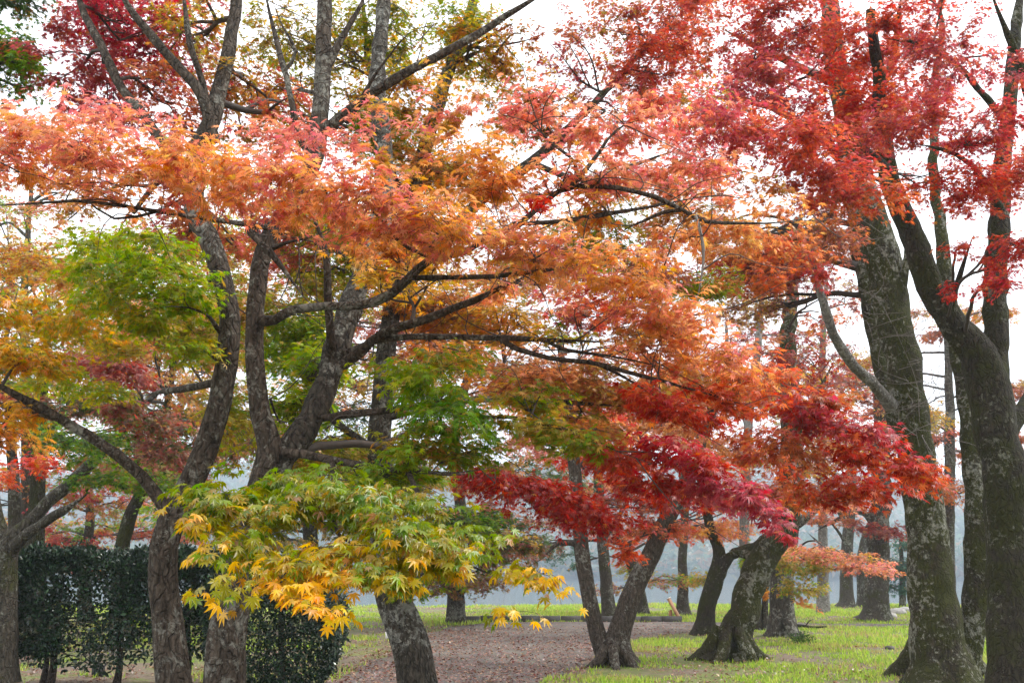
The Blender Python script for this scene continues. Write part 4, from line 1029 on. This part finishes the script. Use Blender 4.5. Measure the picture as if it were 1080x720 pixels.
for a in [(990, 60, 9.2, 60, 60, 1, 0, 1.1, ['redpink', 'rose', 'orangered']), (960, 130, 9, 70, 40, .8, 5, 1.5, ['orangered', 'redpink', 'rose']), (1040, 150, 9.4, 55, 45, .8, 0, 1.4, ['crimson', 'redpink']), (1050, 210, 9.4, 50, 36, .8, 5, 1.6, ['redpink', 'orangered']), (1000, 200, 9.2, 60, 32, .8, 10, 1.2, ['orangered', 'red']),
          (1070, 265, 9.2, 36, 30, .6, 10, 1.6, ['red', 'redpink']), (1045, 300, 9, 34, 18, .4, 0, 1.1, ['red', 'crimson']), (1010, 262, 9.2, 30, 14, .4, 10, .7, ['redpink', 'red']), (1000, 305, 9.8, 12, 14, .2, 0, 1.0, 'red'), (1130, 180, 9.4, 60, 90, 1, 0, 1.4, 'redpink'), (1070, 60, 9.6, 40, 50, .8, 0, .5, ['redpink', 'rose']),
          (1000, -40, 9.2, 120, 40, 1, 0, 1.3, 'red')]:
    Q.spray('red', *a, label='red and pink leaves over the right-hand limbs')
for a in [(760, 140, 7.6, 75, 34, .7, 12, 1.4, ['redpink', 'rose']), (830, 150, 7.8, 75, 34, .7, 15, 1.7, ['redpink', 'orangered']), (880, 185, 8, 70, 28, .7, 10, 1.6, ['orangered', 'redpink']), (800, 195, 7.6, 60, 16, .5, 10, .5, ['orange', 'olive']), (760, 180, 7.4, 60, 16, .5, 5, .5, ['orange', 'salmon']), (920, 215, 8.2, 60, 22, .6, 5, .8, ['orangered', 'rust']),
          (760, 265, 7, 60, 26, .6, 5, 1.3, ['orange', 'rust']), (830, 270, 7.6, 50, 24, .6, 10, .9, ['orangered', 'orange']), (790, 300, 7.4, 50, 20, .5, 10, .8, ['rust', 'orangered']), (860, 290, 8, 40, 20, .5, 20, .7, ['redpink', 'orangered'])]:
    Q.spray('orange red', *a[:-2], a[-2] * 1.35, a[-1], label='orange-red leaf sprays reaching left')

R.roots(6, .48, .4, 3)
LP = np.vstack(B.limb_pts[2:]); LP = LP[LP[:, 2] > 2.0]
for k in range(150):
    a_ = LP[RNG.integers(0, len(LP))]
    d_ = unit((RNG.normal(size=3) * [1.2, .7, .55] + [0.35, -.25, .1])[None])[0]
    l_ = RNG.uniform(.25, .8)
    pts_ = [a_]
    for j in range(4):
        d_ = unit((d_ + RNG.normal(size=3) * .38)[None])[0]
        pts_.append(pts_[-1] + d_ * l_ / 4)
    P_ = smooth_path(pts_, .05)
    B.twigs.tube(P_, np.linspace(.0042, .0012, len(P_)), 4)
for T in (A, B, C, R, Q):
    T.finish()

# ================================================================== TREES ACROSS THE GRASS AND ALONG THE PATH
def crown(T, n_clumps, centre, radius, height, palette, leaves, size=.075, flat=.38, seed=0, key='crown'):
    """Uneven crown made of separate layered leaf sprays with gaps between."""
    rg = np.random.default_rng(seed)
    for k in range(n_clumps):
        d = unit(rg.normal(size=3)[None])[0] * rg.uniform(.45, 1.0)
        c = np.array(centre) + d * np.array([radius, radius, height])
        r = radius * rg.uniform(.28, .5)
        tilt = rg.normal() * .25
        T.spray_world(key, c, np.array([r, 0, tilt * r]), np.array([0, r, 0]), np.array([0, 0, r * flat]), int(2.2 * leaves / n_clumps * rg.uniform(.5, 1.5)),
                      palette if isinstance(palette, str) else [palette[rg.integers(0, len(palette))], palette[rg.integers(0, len(palette))]], size=size, per=14)


M1 = Tree('slender twin-stemmed tree forking at the grass edge beside the path', ground_spot(647, 703), BARK_NEAR, detail=1)
M1.limb([(650, 706, 18, 44), (650, 690, 18, 34), (652, 672, 18, 25), (665, 630, 18, 22), (684, 590, 18, 21), (703, 548, 18, 19), (725, 505, 18, 16), (745, 450, 18, 13), (760, 400, 18, 9)], 'trunk', 16, .08, .5)
M1.limb([(645, 700, 18, 28), (634, 680, 18, 20), (623, 635, 18, 17), (615, 590, 18, 17), (610, 545, 18, 16), (606, 490, 18, 14), (598, 420, 18, 10), (590, 360, 18, 7)], 'branch', 14, .08, .2, label='upright left stem of the fork')
M1.limb([(612, 575, 18, 7), (590, 572, 18, 5), (570, 590, 18, 4), (555, 598, 18, 3)])
M1.limb([(703, 548, 18, 9), (690, 500, 18, 7), (670, 450, 18, 5)])
crown(M1, 14, spot(670, 440, 18.2), 2.6, 1.5, ['orangered', 'rust', 'red', 'orange'], 5200, .075, seed=3)
M1.spray('crown', 690, 560, 18, 45, 24, .8, 0, 1.3, ['orangered', 'rust'], size=.07)
M1.spray('crown', 655, 535, 18.4, 50, 24, .8, 0, 1.2, ['rust', 'mauve'], size=.07)
M2 = Tree('thin straight lichened trunk standing just behind the twin-stemmed tree', ground_spot(643, 651), BARK_FAR, detail=1)
M2.limb([(643, 655, 34, 20), (642, 640, 34, 15), (638, 600, 34, 13), (634, 550, 34, 12), (630, 480, 34, 10), (632, 400, 34, 7)], 'trunk', 12, .08, .4)
M2.limb([(636, 570, 34, 6), (655, 540, 34, 5), (675, 505, 34, 4)])
crown(M2, 10, spot(640, 470, 34), 3.6, 2.0, ['salmon', 'rust', 'mauve'], 3600, .1, seed=4)
M3 = Tree('stout leaning tree with knobbly grey roots spreading on the grass', ground_spot(772, 696), BARK_MOSS, detail=1)
M3.limb([(768, 702, 19, 56), (772, 688, 19, 42), (779, 660, 19, 33), (787, 625, 19, 31), (798, 600, 19, 31), (815, 575, 19, 29), (830, 548, 19, 24), (833, 500, 19.1, 22), (832, 430, 19.2, 20), (831, 370, 19.3, 19), (835, 300, 19.4, 15), (842, 230, 19.5, 10)], 'trunk', 26, .10, .45, wobble=.05)
M3.limb([(805, 600, 19, 14), (790, 585, 19.3, 11), (770, 583, 19.6, 10), (758, 590, 19.8, 7)])
M3.limb([(832, 470, 19.1, 10), (860, 420, 18.8, 7), (880, 380, 18.6, 5)])
crown(M3, 12, spot(825, 400, 19.4), 2.7, 1.8, ['mauve', 'rust', 'darkred', 'olive'], 2600, .08, seed=5)
M3.spray('crown', 800, 520, 19, 60, 30, 1, 0, 1.2, ['rust', 'orangered'], size=.075)
M4 = Tree('upright tree with rough grey lichened bark right behind the stout leaning tree', ground_spot(826, 671), BARK_LICHEN, detail=1)
M4.limb([(825, 675, 25.5, 36), (825, 655, 25.5, 27), (824, 620, 25.5, 25), (830, 570, 25.5, 24), (836, 520, 25.5, 20), (838, 450, 25.5, 16), (836, 380, 25.6, 12)], 'trunk', 20, .1, .4)
M4.limb([(832, 560, 25.5, 10), (870, 530, 25, 8), (910, 515, 24.5, 6), (940, 500, 24, 4)])
crown(M4, 8, spot(840, 430, 25.6), 3.0, 1.6, ['rust', 'darkred', 'olive'], 1800, .085, seed=6)
for a in [(870, 592, 22, 60, 20, 1, 6, 1.2, ['salmon', 'olive', 'rust']), (915, 600, 21, 46, 13, 1, 8, 1.1, ['salmon', 'rust']), (850, 590, 23, 40, 24, 1, 0, 1.4, ['olive', 'green']), (845, 620, 24, 30, 16, .6, 0, 1.2, ['green', 'olive']), (880, 535, 24, 50, 16, 1, 0, .9, ['salmon', 'rust']), (800, 625, 26, 16, 12, .5, 0, 1.2, 'amber'), (850, 636, 24, 18, 8, .5, 30, .7, 'orange')]:
    M4.spray('crown', *a, size=.075)
M5 = Tree('dark forked tree left of the stout leaning tree, farther up the grass', ground_spot(750, 669), BARK_DARK, detail=1)
M5.limb([(742, 674, 26, 28), (744, 655, 26, 20), (749, 625, 26, 18), (757, 600, 26, 17), (758, 580, 26, 13), (749, 555, 26, 11), (740, 510, 26, 9), (735, 440, 26, 6)], 'trunk', 16, .08, .4)
M5.limb([(752, 630, 26, 12), (763, 598, 26, 12), (775, 583, 26, 11), (800, 573, 26, 9), (820, 550, 26, 7)])
crown(M5, 10, spot(760, 450, 26), 3.2, 2.0, ['rust', 'orangered', 'olive'], 3200, .09, seed=7)
for a in [(755, 560, 26, 40, 16, .8, 0, 1.0, ['salmon', 'amber']), (800, 590, 27, 30, 20, .8, 0, 1.4, ['green', 'lime']), (735, 610, 27, 24, 14, .8, 0, 1.0, ['green', 'olive']), (700, 560, 26.5, 40, 18, .8, 0, .9, ['salmon', 'orangered'])]:
    M5.spray('crown', *a, size=.085)
M6 = Tree('cluster of thin brown stems between the two stout grey trunks', ground_spot(803, 664), BARK_FAR, detail=1)
M6.limb([(800, 666, 28, 8), (800, 650, 28, 7), (798, 625, 28, 6), (792, 580, 28, 4)], 'trunk', 8)
M6.limb([(808, 666, 28, 9), (807, 650, 28, 8), (808, 625, 28, 7), (815, 580, 28, 4)], 'trunk', 8)
M6.limb([(796, 666, 28, 5), (793, 650, 28, 5), (790, 625, 28, 4)], 'trunk', 8)
M6.spray('crown', 803, 590, 28, 26, 20, .7, 0, 1.0, ['amber', 'green'], size=.085)
F1 = Tree('tall thick straight trunk near the water, largest of the far pair of straight trunks', ground_spot(924, 654), BARK_FAR, detail=1)
F1.limb([(923, 657, 33, 36), (924, 645, 33, 28), (925, 610, 33, 25), (927, 560, 33, 23), (930, 500, 33, 20), (930, 420, 33, 17), (932, 340, 33, 12)], 'trunk', 18, .09, .4, wobble=.05)
F1.limb([(928, 560, 33, 9), (910, 540, 33, 7), (890, 545, 33, 5), (860, 560, 33, 3)])
crown(F1, 8, spot(930, 440, 33), 3.6, 2.4, ['redpink', 'rust', 'mauve'], 1800, .1, seed=8)
for a in [(860, 548, 33, 46, 12, 1, 4, .8, ['salmon', 'rust']), (900, 520, 33, 60, 22, 1, 0, .9, ['redpink', 'rust', 'mauve'])]:
    F1.spray('crown', *a, size=.09)
F1.spray('crown', 935, 560, 32, 40, 18, .8, 10, 1.1, ['darkred', 'mauve'], size=.09)
F2 = Tree('slim straight trunk left of the thick far trunk at the water edge', ground_spot(893, 639), BARK_FAR, detail=1)
F2.limb([(892, 641, 44, 20), (893, 630, 44, 15), (893, 590, 44, 13), (896, 545, 44, 12), (900, 470, 44, 9)], 'trunk', 14, .08, .4)
for r in [[(894, 575, 44, 4), (875, 550, 43.5, 3), (850, 548, 43, 2)], [(895, 545, 44, 4), (870, 520, 43.5, 3), (845, 515, 43, 2)], [(894, 590, 44, 3), (868, 575, 43.5, 2.5), (850, 560, 43, 1.5)], [(880, 530, 44, 3), (868, 508, 43.5, 2), (862, 490, 43, 1.5)]]:
    F2.limb(r, sides=6)
F2.limb([(895, 560, 44, 6), (880, 530, 44, 4), (860, 500, 44, 3)])
crown(F2, 7, spot(890, 480, 44), 3.6, 2, ['mauve', 'rust'], 1100, .11, seed=9)
F3 = Tree('bent slim trunk between the two straight far trunks', ground_spot(909, 639), BARK_FAR, detail=1)
F3.limb([(910, 641, 45, 14), (909, 625, 45, 10), (908, 590, 45, 9), (915, 560, 45, 9), (925, 540, 45, 8), (920, 480, 45, 6)], 'trunk', 12, .08, .4)
crown(F3, 5, spot(925, 470, 45), 3, 1.8, ['rust', 'olive'], 700, .11, seed=10)
F4 = Tree('dark slim trunk seen between the twin-stemmed tree and the dark forked tree', ground_spot(720, 645), BARK_FAR, detail=1)
F4.limb([(720, 648, 37, 16), (720, 630, 37, 12), (720, 590, 37, 10), (722, 540, 37, 9), (718, 470, 37, 7)], 'trunk', 12, .08, .4)
crown(F4, 7, spot(715, 480, 37), 3.4, 2, ['salmon', 'rust', 'mauve'], 1600, .1, seed=11)
F5 = Tree('old leaning trunk with a low drooping crown at the waterside behind the twin stems', ground_spot(675, 646), BARK_FAR, detail=1)
F5.limb([(676, 648, 38, 16), (675, 630, 38, 13), (668, 600, 38, 12), (656, 572, 38, 10), (640, 550, 38, 7)], 'trunk', 12, .1, .4)
for a in [(700, 612, 37, 45, 10, 1.2, 3, 1.2, ['rust', 'green']), (670, 600, 38, 24, 14, 1, 0, .8, ['olive', 'green']), (650, 560, 38, 40, 18, 1, 0, .8, ['mauve', 'salmon']), (560, 575, 40, 40, 24, 1.2, 0, 1.0, ['mauve', 'darkgreen']), (600, 590, 40, 30, 20, 1.2, 0, .5, ['pine']), (720, 560, 39, 50, 16, 1.2, 0, .8, ['salmon', 'mauve']), (640, 620, 39, 30, 12, 1, 0, .6, ['olive', 'mauve']), (760, 560, 39, 50, 20, 1, 0, .9, ['amber', 'salmon']), (600, 545, 39, 60, 20, 1, 0, .8, ['mauve', 'pine', 'salmon']), (800, 530, 39, 50, 24, 1, 0, .9, ['rust', 'olive'])]:
    F5.spray('crown', *a, size=.09)
PN = Tree('rounded blue-green evergreen shrub by the water between far trunk and mossy tree', ground_spot(952, 641), BARK_FAR, category='shrub', name='evergreen_shrub', detail=1)
PN.limb([(952, 643, 44, 8), (952, 620, 44, 7), (951, 590, 44, 5), (950, 565, 44, 3)], 'trunk', 8)
for a in [(952, 600, 44, 26, 26, 1, 0, 1.6, 'pine'), (956, 575, 44, 22, 16, 1, 0, 1.3, 'pine'), (945, 622, 44, 20, 12, .8, 0, 1.2, 'pine')]:
    PN.spray('crown', *a, size=.11)
M3.roots(6, .42, .35, 5)
M1.roots(5, .26, .2, 6)
M4.roots(5, .30, .25, 7)
for T in (M1, M2, M3, M4, M5, M6, F1, F2, F3, F4, F5, PN):
    T.finish()

# ---- left background, behind and beside the hedge
L1 = Tree('pale grey trunk at the left frame edge with one dark and one pale limb', ground_spot(2, 715), BARK_FAR, detail=2)
L1.limb([(2, 720, 14, 34), (3, 680, 14, 28), (5, 620, 14, 25), (9, 575, 14, 24), (28, 555, 14, 16), (50, 530, 14, 14), (80, 505, 14, 14), (105, 480, 14, 12), (140, 440, 14, 8), (170, 410, 14, 5)], 'trunk', 18, .08, .4)
L1.limb([(10, 580, 14, 17), (30, 562, 13.8, 12), (55, 545, 13.6, 11), (76, 533, 13.4, 9), (100, 515, 13.2, 5)], material=BARK_LICHEN, label='pale lower limb')
L1.limb([(5, 575, 14, 16), (-5, 530, 14, 12), (-15, 460, 14, 9), (0, 380, 14, 6), (20, 300, 14, 4)])
for a in [(110, 400, 12, 60, 34, 1, 5, 1.8, ['darkred', 'mauve']), (150, 440, 12.5, 60, 34, 1, 10, 1.6, ['mauve', 'darkgreen', 'darkred']), (130, 360, 12, 40, 20, .8, 0, .9, ['darkred', 'rust']), (15, 270, 14, 40, 26, 1, 0, .7, ['darkred', 'olive'])]:
    L1.spray('red', *a, size=.055, label='dark red leaves')
for a in [(85, 460, 13, 70, 34, 1, 5, 1.6, ['darkgreen', 'green']), (130, 505, 13, 70, 26, 1, 0, 1.3, ['darkgreen', 'green']), (190, 470, 13.5, 50, 34, 1, 0, 1.3, ['darkgreen', 'mauve'])]:
    L1.spray('green', *a, size=.055, label='dark green leaves')
for a in [(30, 490, 11, 26, 16, .5, 0, 1.5, ['orangered', 'red']), (-20, 500, 11, 40, 20, .5, 0, 1.2, ['orangered'])]:
    L1.spray('scarlet', *a, size=.055, label='scarlet leaves hanging at the frame edge')
L2 = Tree('crooked dark stem rising behind the hedge, just left of the lichen-spotted maple', ground_spot(128, 682), BARK_DARK, detail=1)
L2.limb([(126, 686, 20, 24), (126, 640, 20, 19), (127, 590, 20, 17), (134, 555, 20, 15), (146, 525, 20, 13), (158, 500, 20, 11), (172, 450, 20, 9), (185, 370, 20, 7), (195, 290, 20, 4)], 'trunk', 14, .08, .4)
L2.limb([(148, 520, 20, 9), (120, 508, 20, 8), (90, 515, 20, 6)])
crown(L2, 20, spot(190, 330, 20), 3.6, 2.3, ['olive', 'lime', 'limegold', 'rust', 'orange'], 8000, .085, seed=31)
crown(L2, 12, spot(160, 440, 20), 3.0, 1.8, ['darkgreen', 'green', 'mauve', 'darkred'], 6500, .085, seed=21)
L3 = Tree('straight dark trunk left of the crooked stem, behind the hedge', ground_spot(38, 672), BARK_DARK, detail=1)
L3.limb([(38, 675, 24, 26), (37, 640, 24, 20), (38, 560, 24, 19), (40, 500, 24, 16), (45, 420, 24, 12), (50, 350, 24, 7)], 'trunk', 14, .08, .4)
L3.limb([(40, 470, 24, 8), (80, 420, 24, 6), (110, 390, 24, 4)])
crown(L3, 18, spot(60, 330, 24), 4.2, 2.6, ['olive', 'rust', 'green', 'amber'], 7000, .09, seed=32)
crown(L3, 12, spot(50, 400, 24), 4.0, 2.6, ['darkred', 'rust', 'olive', 'green'], 6500, .09, seed=22)
L4 = Tree('slim dark trunk farthest left behind the hedge', ground_spot(16, 668), BARK_FAR, detail=1)
L4.limb([(17, 671, 25, 20), (16, 600, 25, 15), (15, 520, 25, 13), (10, 440, 25, 9)], 'trunk', 12, .08, .4)
crown(L4, 8, spot(-40, 450, 26), 4.0, 2.6, ['orangered', 'rust', 'mauve'], 2600, .09, seed=23)
L5 = Tree('bushy low maple with red and orange leaves far behind the hedge', ground_spot(90, 655), BARK_FAR, detail=1)
L5.limb([(90, 657, 31, 16), (90, 600, 31, 12), (95, 540, 31, 9), (90, 480, 31, 6)], 'trunk', 10, .08, .4)
crown(L5, 16, spot(80, 535, 31), 4.4, 2.0, ['darkred', 'rust', 'redpink', 'olive', 'green'], 6000, .1, seed=24)
L6 = Tree('green-leaved maple in the middle distance behind the two front maples', ground_spot(330, 660), BARK_FAR, detail=1)
L6.limb([(330, 662, 28, 22), (330, 600, 28, 18), (325, 520, 28, 14), (330, 430, 28, 11), (340, 330, 28, 9), (350, 220, 28, 4)], 'trunk', 12, .08, .4)
crown(L6, 26, spot(350, 310, 28), 5.6, 4.0, ['olive', 'lime', 'amber', 'rust', 'green'], 12000, .1, seed=33)
crown(L6, 18, spot(320, 490, 28), 4.4, 3.0, ['green', 'lime', 'olive', 'darkgreen'], 9000, .1, seed=25)
L7 = Tree('mauve-brown maple in the middle distance left of the path', ground_spot(480, 655), BARK_FAR, detail=1)
L7.limb([(480, 657, 31, 20), (482, 600, 31, 16), (486, 540, 31, 13), (480, 460, 31, 11), (500, 370, 31, 9), (515, 280, 31, 4)], 'trunk', 12, .08, .4)
for a in [(480, 612, 30, 60, 26, 1.5, 0, 1.5, ['darkgreen', 'olive', 'mauve']), (525, 585, 30, 46, 30, 1.5, 0, 1.4, ['darkgreen', 'mauve', 'rust']), (440, 590, 30, 40, 30, 1.5, 0, 1.3, ['green', 'olive'])]:
    L7.spray('crown', *a, size=.085)
crown(L7, 26, spot(520, 350, 31), 6.0, 4.0, ['rust', 'mauve', 'olive', 'redpink', 'amber'], 11000, .1, seed=34)
crown(L7, 18, spot(490, 510, 31), 4.2, 3.0, ['mauve', 'rust', 'olive', 'darkgreen'], 5600, .1, seed=26)
L8 = Tree('evergreen with dark green leaves showing at the top left corner', np.array([-6.6, 9.5, 0]), BARK_DARK, name='broadleaf_tree', detail=2)
L8.limb_world([[-6.6, 9.5, -.05, .2], [-6.6, 9.5, 1.5, .16], [-6.4, 9.4, 3, .14], [-6.2, 9.2, 5, .1], [-6.0, 9, 7, .06]], 'trunk', 16, .08, .4)
for a in [(2, 58, 7.4, 50, 44, .6, 0, 2.4, ['green', 'darkgreen', 'green']), (-60, 80, 7.4, 60, 60, .8, 0, 2.0, 'darkgreen'), (38, 80, 7.4, 30, 18, .5, 0, 1.2, 'green'), (0, -20, 7.4, 60, 36, .8, 0, 1.4, 'darkgreen')]:
    L8.spray('crown', *a, size=.045)
L9 = Tree('thin grey tree nearly bare of leaves, against white sky at upper left', ground_spot(25, 660), BARK_FAR, detail=1)
L9.limb([(30, 662, 28, 20), (30, 560, 28, 16), (28, 420, 28, 12), (25, 320, 28, 9), (30, 240, 28, 6), (35, 170, 28, 4)], 'trunk', 12, .08, .4)
for k in range(14):
    y_ = RNG.uniform(190, 330); s_ = RNG.choice([-1, 1])
    L9.limb([(27, y_, 28, 4), (27 + s_ * 20, y_ - 14, 28, 3), (27 + s_ * 45, y_ - 22 + RNG.normal() * 12, 28 + RNG.normal(), 2)], sides=5)
L9.spray('crown', 30, 270, 28, 60, 40, 2, 0, .6, ['olive', 'green'], size=.085)
L9.spray('crown', 20, 220, 28, 50, 30, 2, 0, .4, ['olive', 'mauve'], size=.085)
S1 = Tree('pale slim trunk against the sky just left of the stout leaning tree', ground_spot(775, 650), BARK_PALE, detail=1)
S1.limb([(790, 652, 36, 14), (785, 560, 36, 11), (790, 440, 36, 10), (800, 360, 36, 8), (805, 290, 36, 5)], 'trunk', 10, .08, .4)
S1.limb([(788, 450, 36, 6), (770, 390, 36, 5), (765, 330, 36, 3)])
crown(S1, 9, spot(800, 310, 36), 3.6, 2.4, ['mauve', 'olive', 'darkred'], 2200, .1, seed=27)
S2 = Tree('pale slim trunk against the sky, below the pale curved limb', ground_spot(868, 648), BARK_PALE, detail=1)
S2.limb([(868, 650, 38, 14), (868, 560, 38, 10), (866, 450, 38, 9), (868, 360, 38, 7), (872, 290, 38, 4)], 'trunk', 10, .08, .4)
crown(S2, 7, spot(872, 390, 38), 3.4, 3.2, ['green', 'mauve', 'olive'], 1500, .1, seed=28)
S3 = Tree('dull brown-leaved tree seen in the gap between the mossy tree and dark forked tree', ground_spot(1000, 655), BARK_FAR, detail=1)
S3.limb([(1000, 657, 32, 18), (1000, 560, 32, 13), (1002, 450, 32, 11), (998, 340, 32, 6)], 'trunk', 12, .08, .4)
crown(S3, 16, spot(1005, 410, 32), 3.4, 4.0, ['mauve', 'rust', 'olive'], 6500, .1, seed=41)
for T in (L1, L2, L3, L4, L5, L6, L7, L8, L9, S1, S2, S3):
    T.finish()
# ================================================================== SMALL THINGS ON THE GROUND
def turn(az, tilt=0.0):
    ca, sa, ct, st = math.cos(az), math.sin(az), math.cos(tilt), math.sin(tilt)
    return np.array([[ca, -sa, 0], [sa, ca, 0], [0, 0, 1]]) @ np.array([[1, 0, 0], [0, ct, -st], [0, st, ct]])


WOOD = plain_mat('weathered_wood', (0.36, 0.18, 0.09), .7, .25, 12)
PALE = plain_mat('pale_edge', (0.62, 0.60, 0.56), .7, .1)
BLACK = plain_mat('black_plastic', (0.015, 0.015, 0.016), .5, .2)
STONE = plain_mat('pale_stone', (0.30, 0.29, 0.27), .9, .3, 9)
DARK_STONE = plain_mat('dark_stone', (0.07, 0.068, 0.06), .9, .3, 9)

b = ground_spot(711, 656)
sb = thing('information_board', 'small slanted wooden board on short posts at the path edge', 'sign', b)
az = math.radians(78)
R1 = turn(az, 0); RT = turn(az, math.radians(62))
s = Shape(); s.box(b + np.array([0.05, 0.2, .40]), (0.9, .70, .06), RT); s.build('panel', WOOD, sb, b)
top = b + np.array([0.05, 0.2, .40]) + RT @ np.array([0, .362, .0])
s = Shape(); s.box(top, (0.94, .022, .12), RT); s.build('top_edge', PALE, sb, b)
for sx in (-.34, .34):
    s = Shape(); s.box(b + np.array([0.05, 0.2, .16]) + R1 @ np.array([sx, .12, 0]), (.07, .07, .40), R1); s.build('post', WOOD, sb, b)

b = ground_spot(411, 678)
mk = thing('plant_marker', 'small white tilted marker plate on a stake beside the path', 'marker', b)
s = Shape(); s.box(b + np.array([0, 0, .10]), (.025, .025, .24)); s.build('stake', WOOD, mk, b)
s = Shape(); s.box(b + np.array([0, -.03, .18]), (.19, .012, .14), turn(.3, -.35)); s.build('plate', plain_mat('white_plate', (.8, .8, .8), .5, .03), mk, b)

b = ground_spot(103, 714)
bx = thing('utility_box', 'small black box on the grass under the hedge', 'box', b)
s = Shape(); s.box(b + np.array([0, 0, .075]), (.15, .13, .17)); s.build('body', BLACK, bx, b)
s = Shape(); s.box(b + np.array([0, 0, .172]), (.165, .145, .02)); s.build('lid', BLACK, bx, b)


def stone(px, py, w, label, group=None, mat=None):
    b = ground_spot(px, py)
    v = []; n1, n2 = 7, 10
    for i in range(n1 + 1):
        for j in range(n2):
            a, e = j / n2 * 6.283, -1.57 + i / n1 * 3.1416
            v.append((math.cos(e) * math.cos(a), math.cos(e) * math.sin(a), math.sin(e)))
    v = np.array(v)
    v = v * (1 + .22 * wave_noise(v * 1.2 + px)[:, None]) * np.array([w / 2, w / 2.6, w / 4.2]) + b + np.array([0, 0, w * .10])
    f = [[i * n2 + j, i * n2 + (j + 1) % n2, (i + 1) * n2 + (j + 1) % n2, (i + 1) * n2 + j] for i in range(n1) for j in range(n2)]
    s = Shape(); s.add(v, None, f)
    o = s.build('stone', mat or STONE, None, b)
    o['label'] = label; o['category'] = 'stone'
    if group: o['group'] = group


stone(938, 651, .55, 'pale stone at the foot of the thick far trunk, nearest of the bank stones', 'stones along the bank')
stone(946, 648, .7, 'pale stone in the middle of the row along the bank', 'stones along the bank')
stone(956, 645, .6, 'pale stone at the right end of the row, beside the mossy trunk', 'stones along the bank')
stone(938, 684, .2, 'small dark stone alone on the bright grass left of the mossy trunk', None, DARK_STONE)

b = ground_spot(845, 679)
sh = thing('low_shrub', 'low dark shrub on the grass below the upright lichened tree', 'shrub', b)
n = 420
q = unit(RNG.normal(size=(n, 3))) * RNG.uniform(.3, 1, (n, 1)) * np.array([.34, .3, .17]) + np.array([0, 0, .10]); q[:, 2] = np.abs(q[:, 2])
s = Shape(); put_leaves(s, b + q, unit(q + RNG.normal(size=(n, 3)) * .3), np.array([0, 0, 1.0]) + RNG.normal(size=(n, 3)) * .4, RNG.uniform(.04, .07, n), PAL['darkgreen'][RNG.integers(0, 4, n)] * .8, 'oval', 0)
s.build('foliage', LEAF_FAR, sh, b)
s = Shape()
for k in range(9):
    e = b + q[RNG.integers(0, n)]
    s.tube(smooth_path([b - [0, 0, .02], (b + e) / 2 + RNG.normal(size=3) * .03, e], .06), .006, 4)
s.build('stems', TWIG, sh, b)

b = ground_spot(848, 663)
s = Shape(); P = smooth_path([b + [-.5, 0, .05], b + [-.1, .05, .09], b + [.25, 0, .05], b + [.6, -.1, .07]], .08)
s.tube(P, np.linspace(.05, .02, len(P)), 8, .15)
P = smooth_path([b + [.05, .02, .08], b + [.2, .1, .22], b + [.3, .12, .25]], .06); s.tube(P, np.linspace(.02, .008, len(P)), 6, .1)
o = s.build('fallen_branch', BARK_DARK, None, b, smooth=True); o['label'] = 'dark fallen branch lying on the grass beyond the low shrub'; o['category'] = 'branch'

# ------------------------------------------------------------------ the misty air over the water
hz = Shape(); hz.box((0, 680, 65), (3000, 1560, 145))
m, N, L = new_mat('misty_air')
out = N.new('ShaderNodeOutputMaterial'); pv = N.new('ShaderNodeVolumePrincipled')
pv.inputs['Color'].default_value = (0.74, 0.86, 1.0, 1); pv.inputs['Density'].default_value = 0.0008; pv.inputs['Anisotropy'].default_value = 0.2
L.new(pv.outputs[0], out.inputs['Volume'])
o = hz.build('haze', m); o['kind'] = 'stuff'
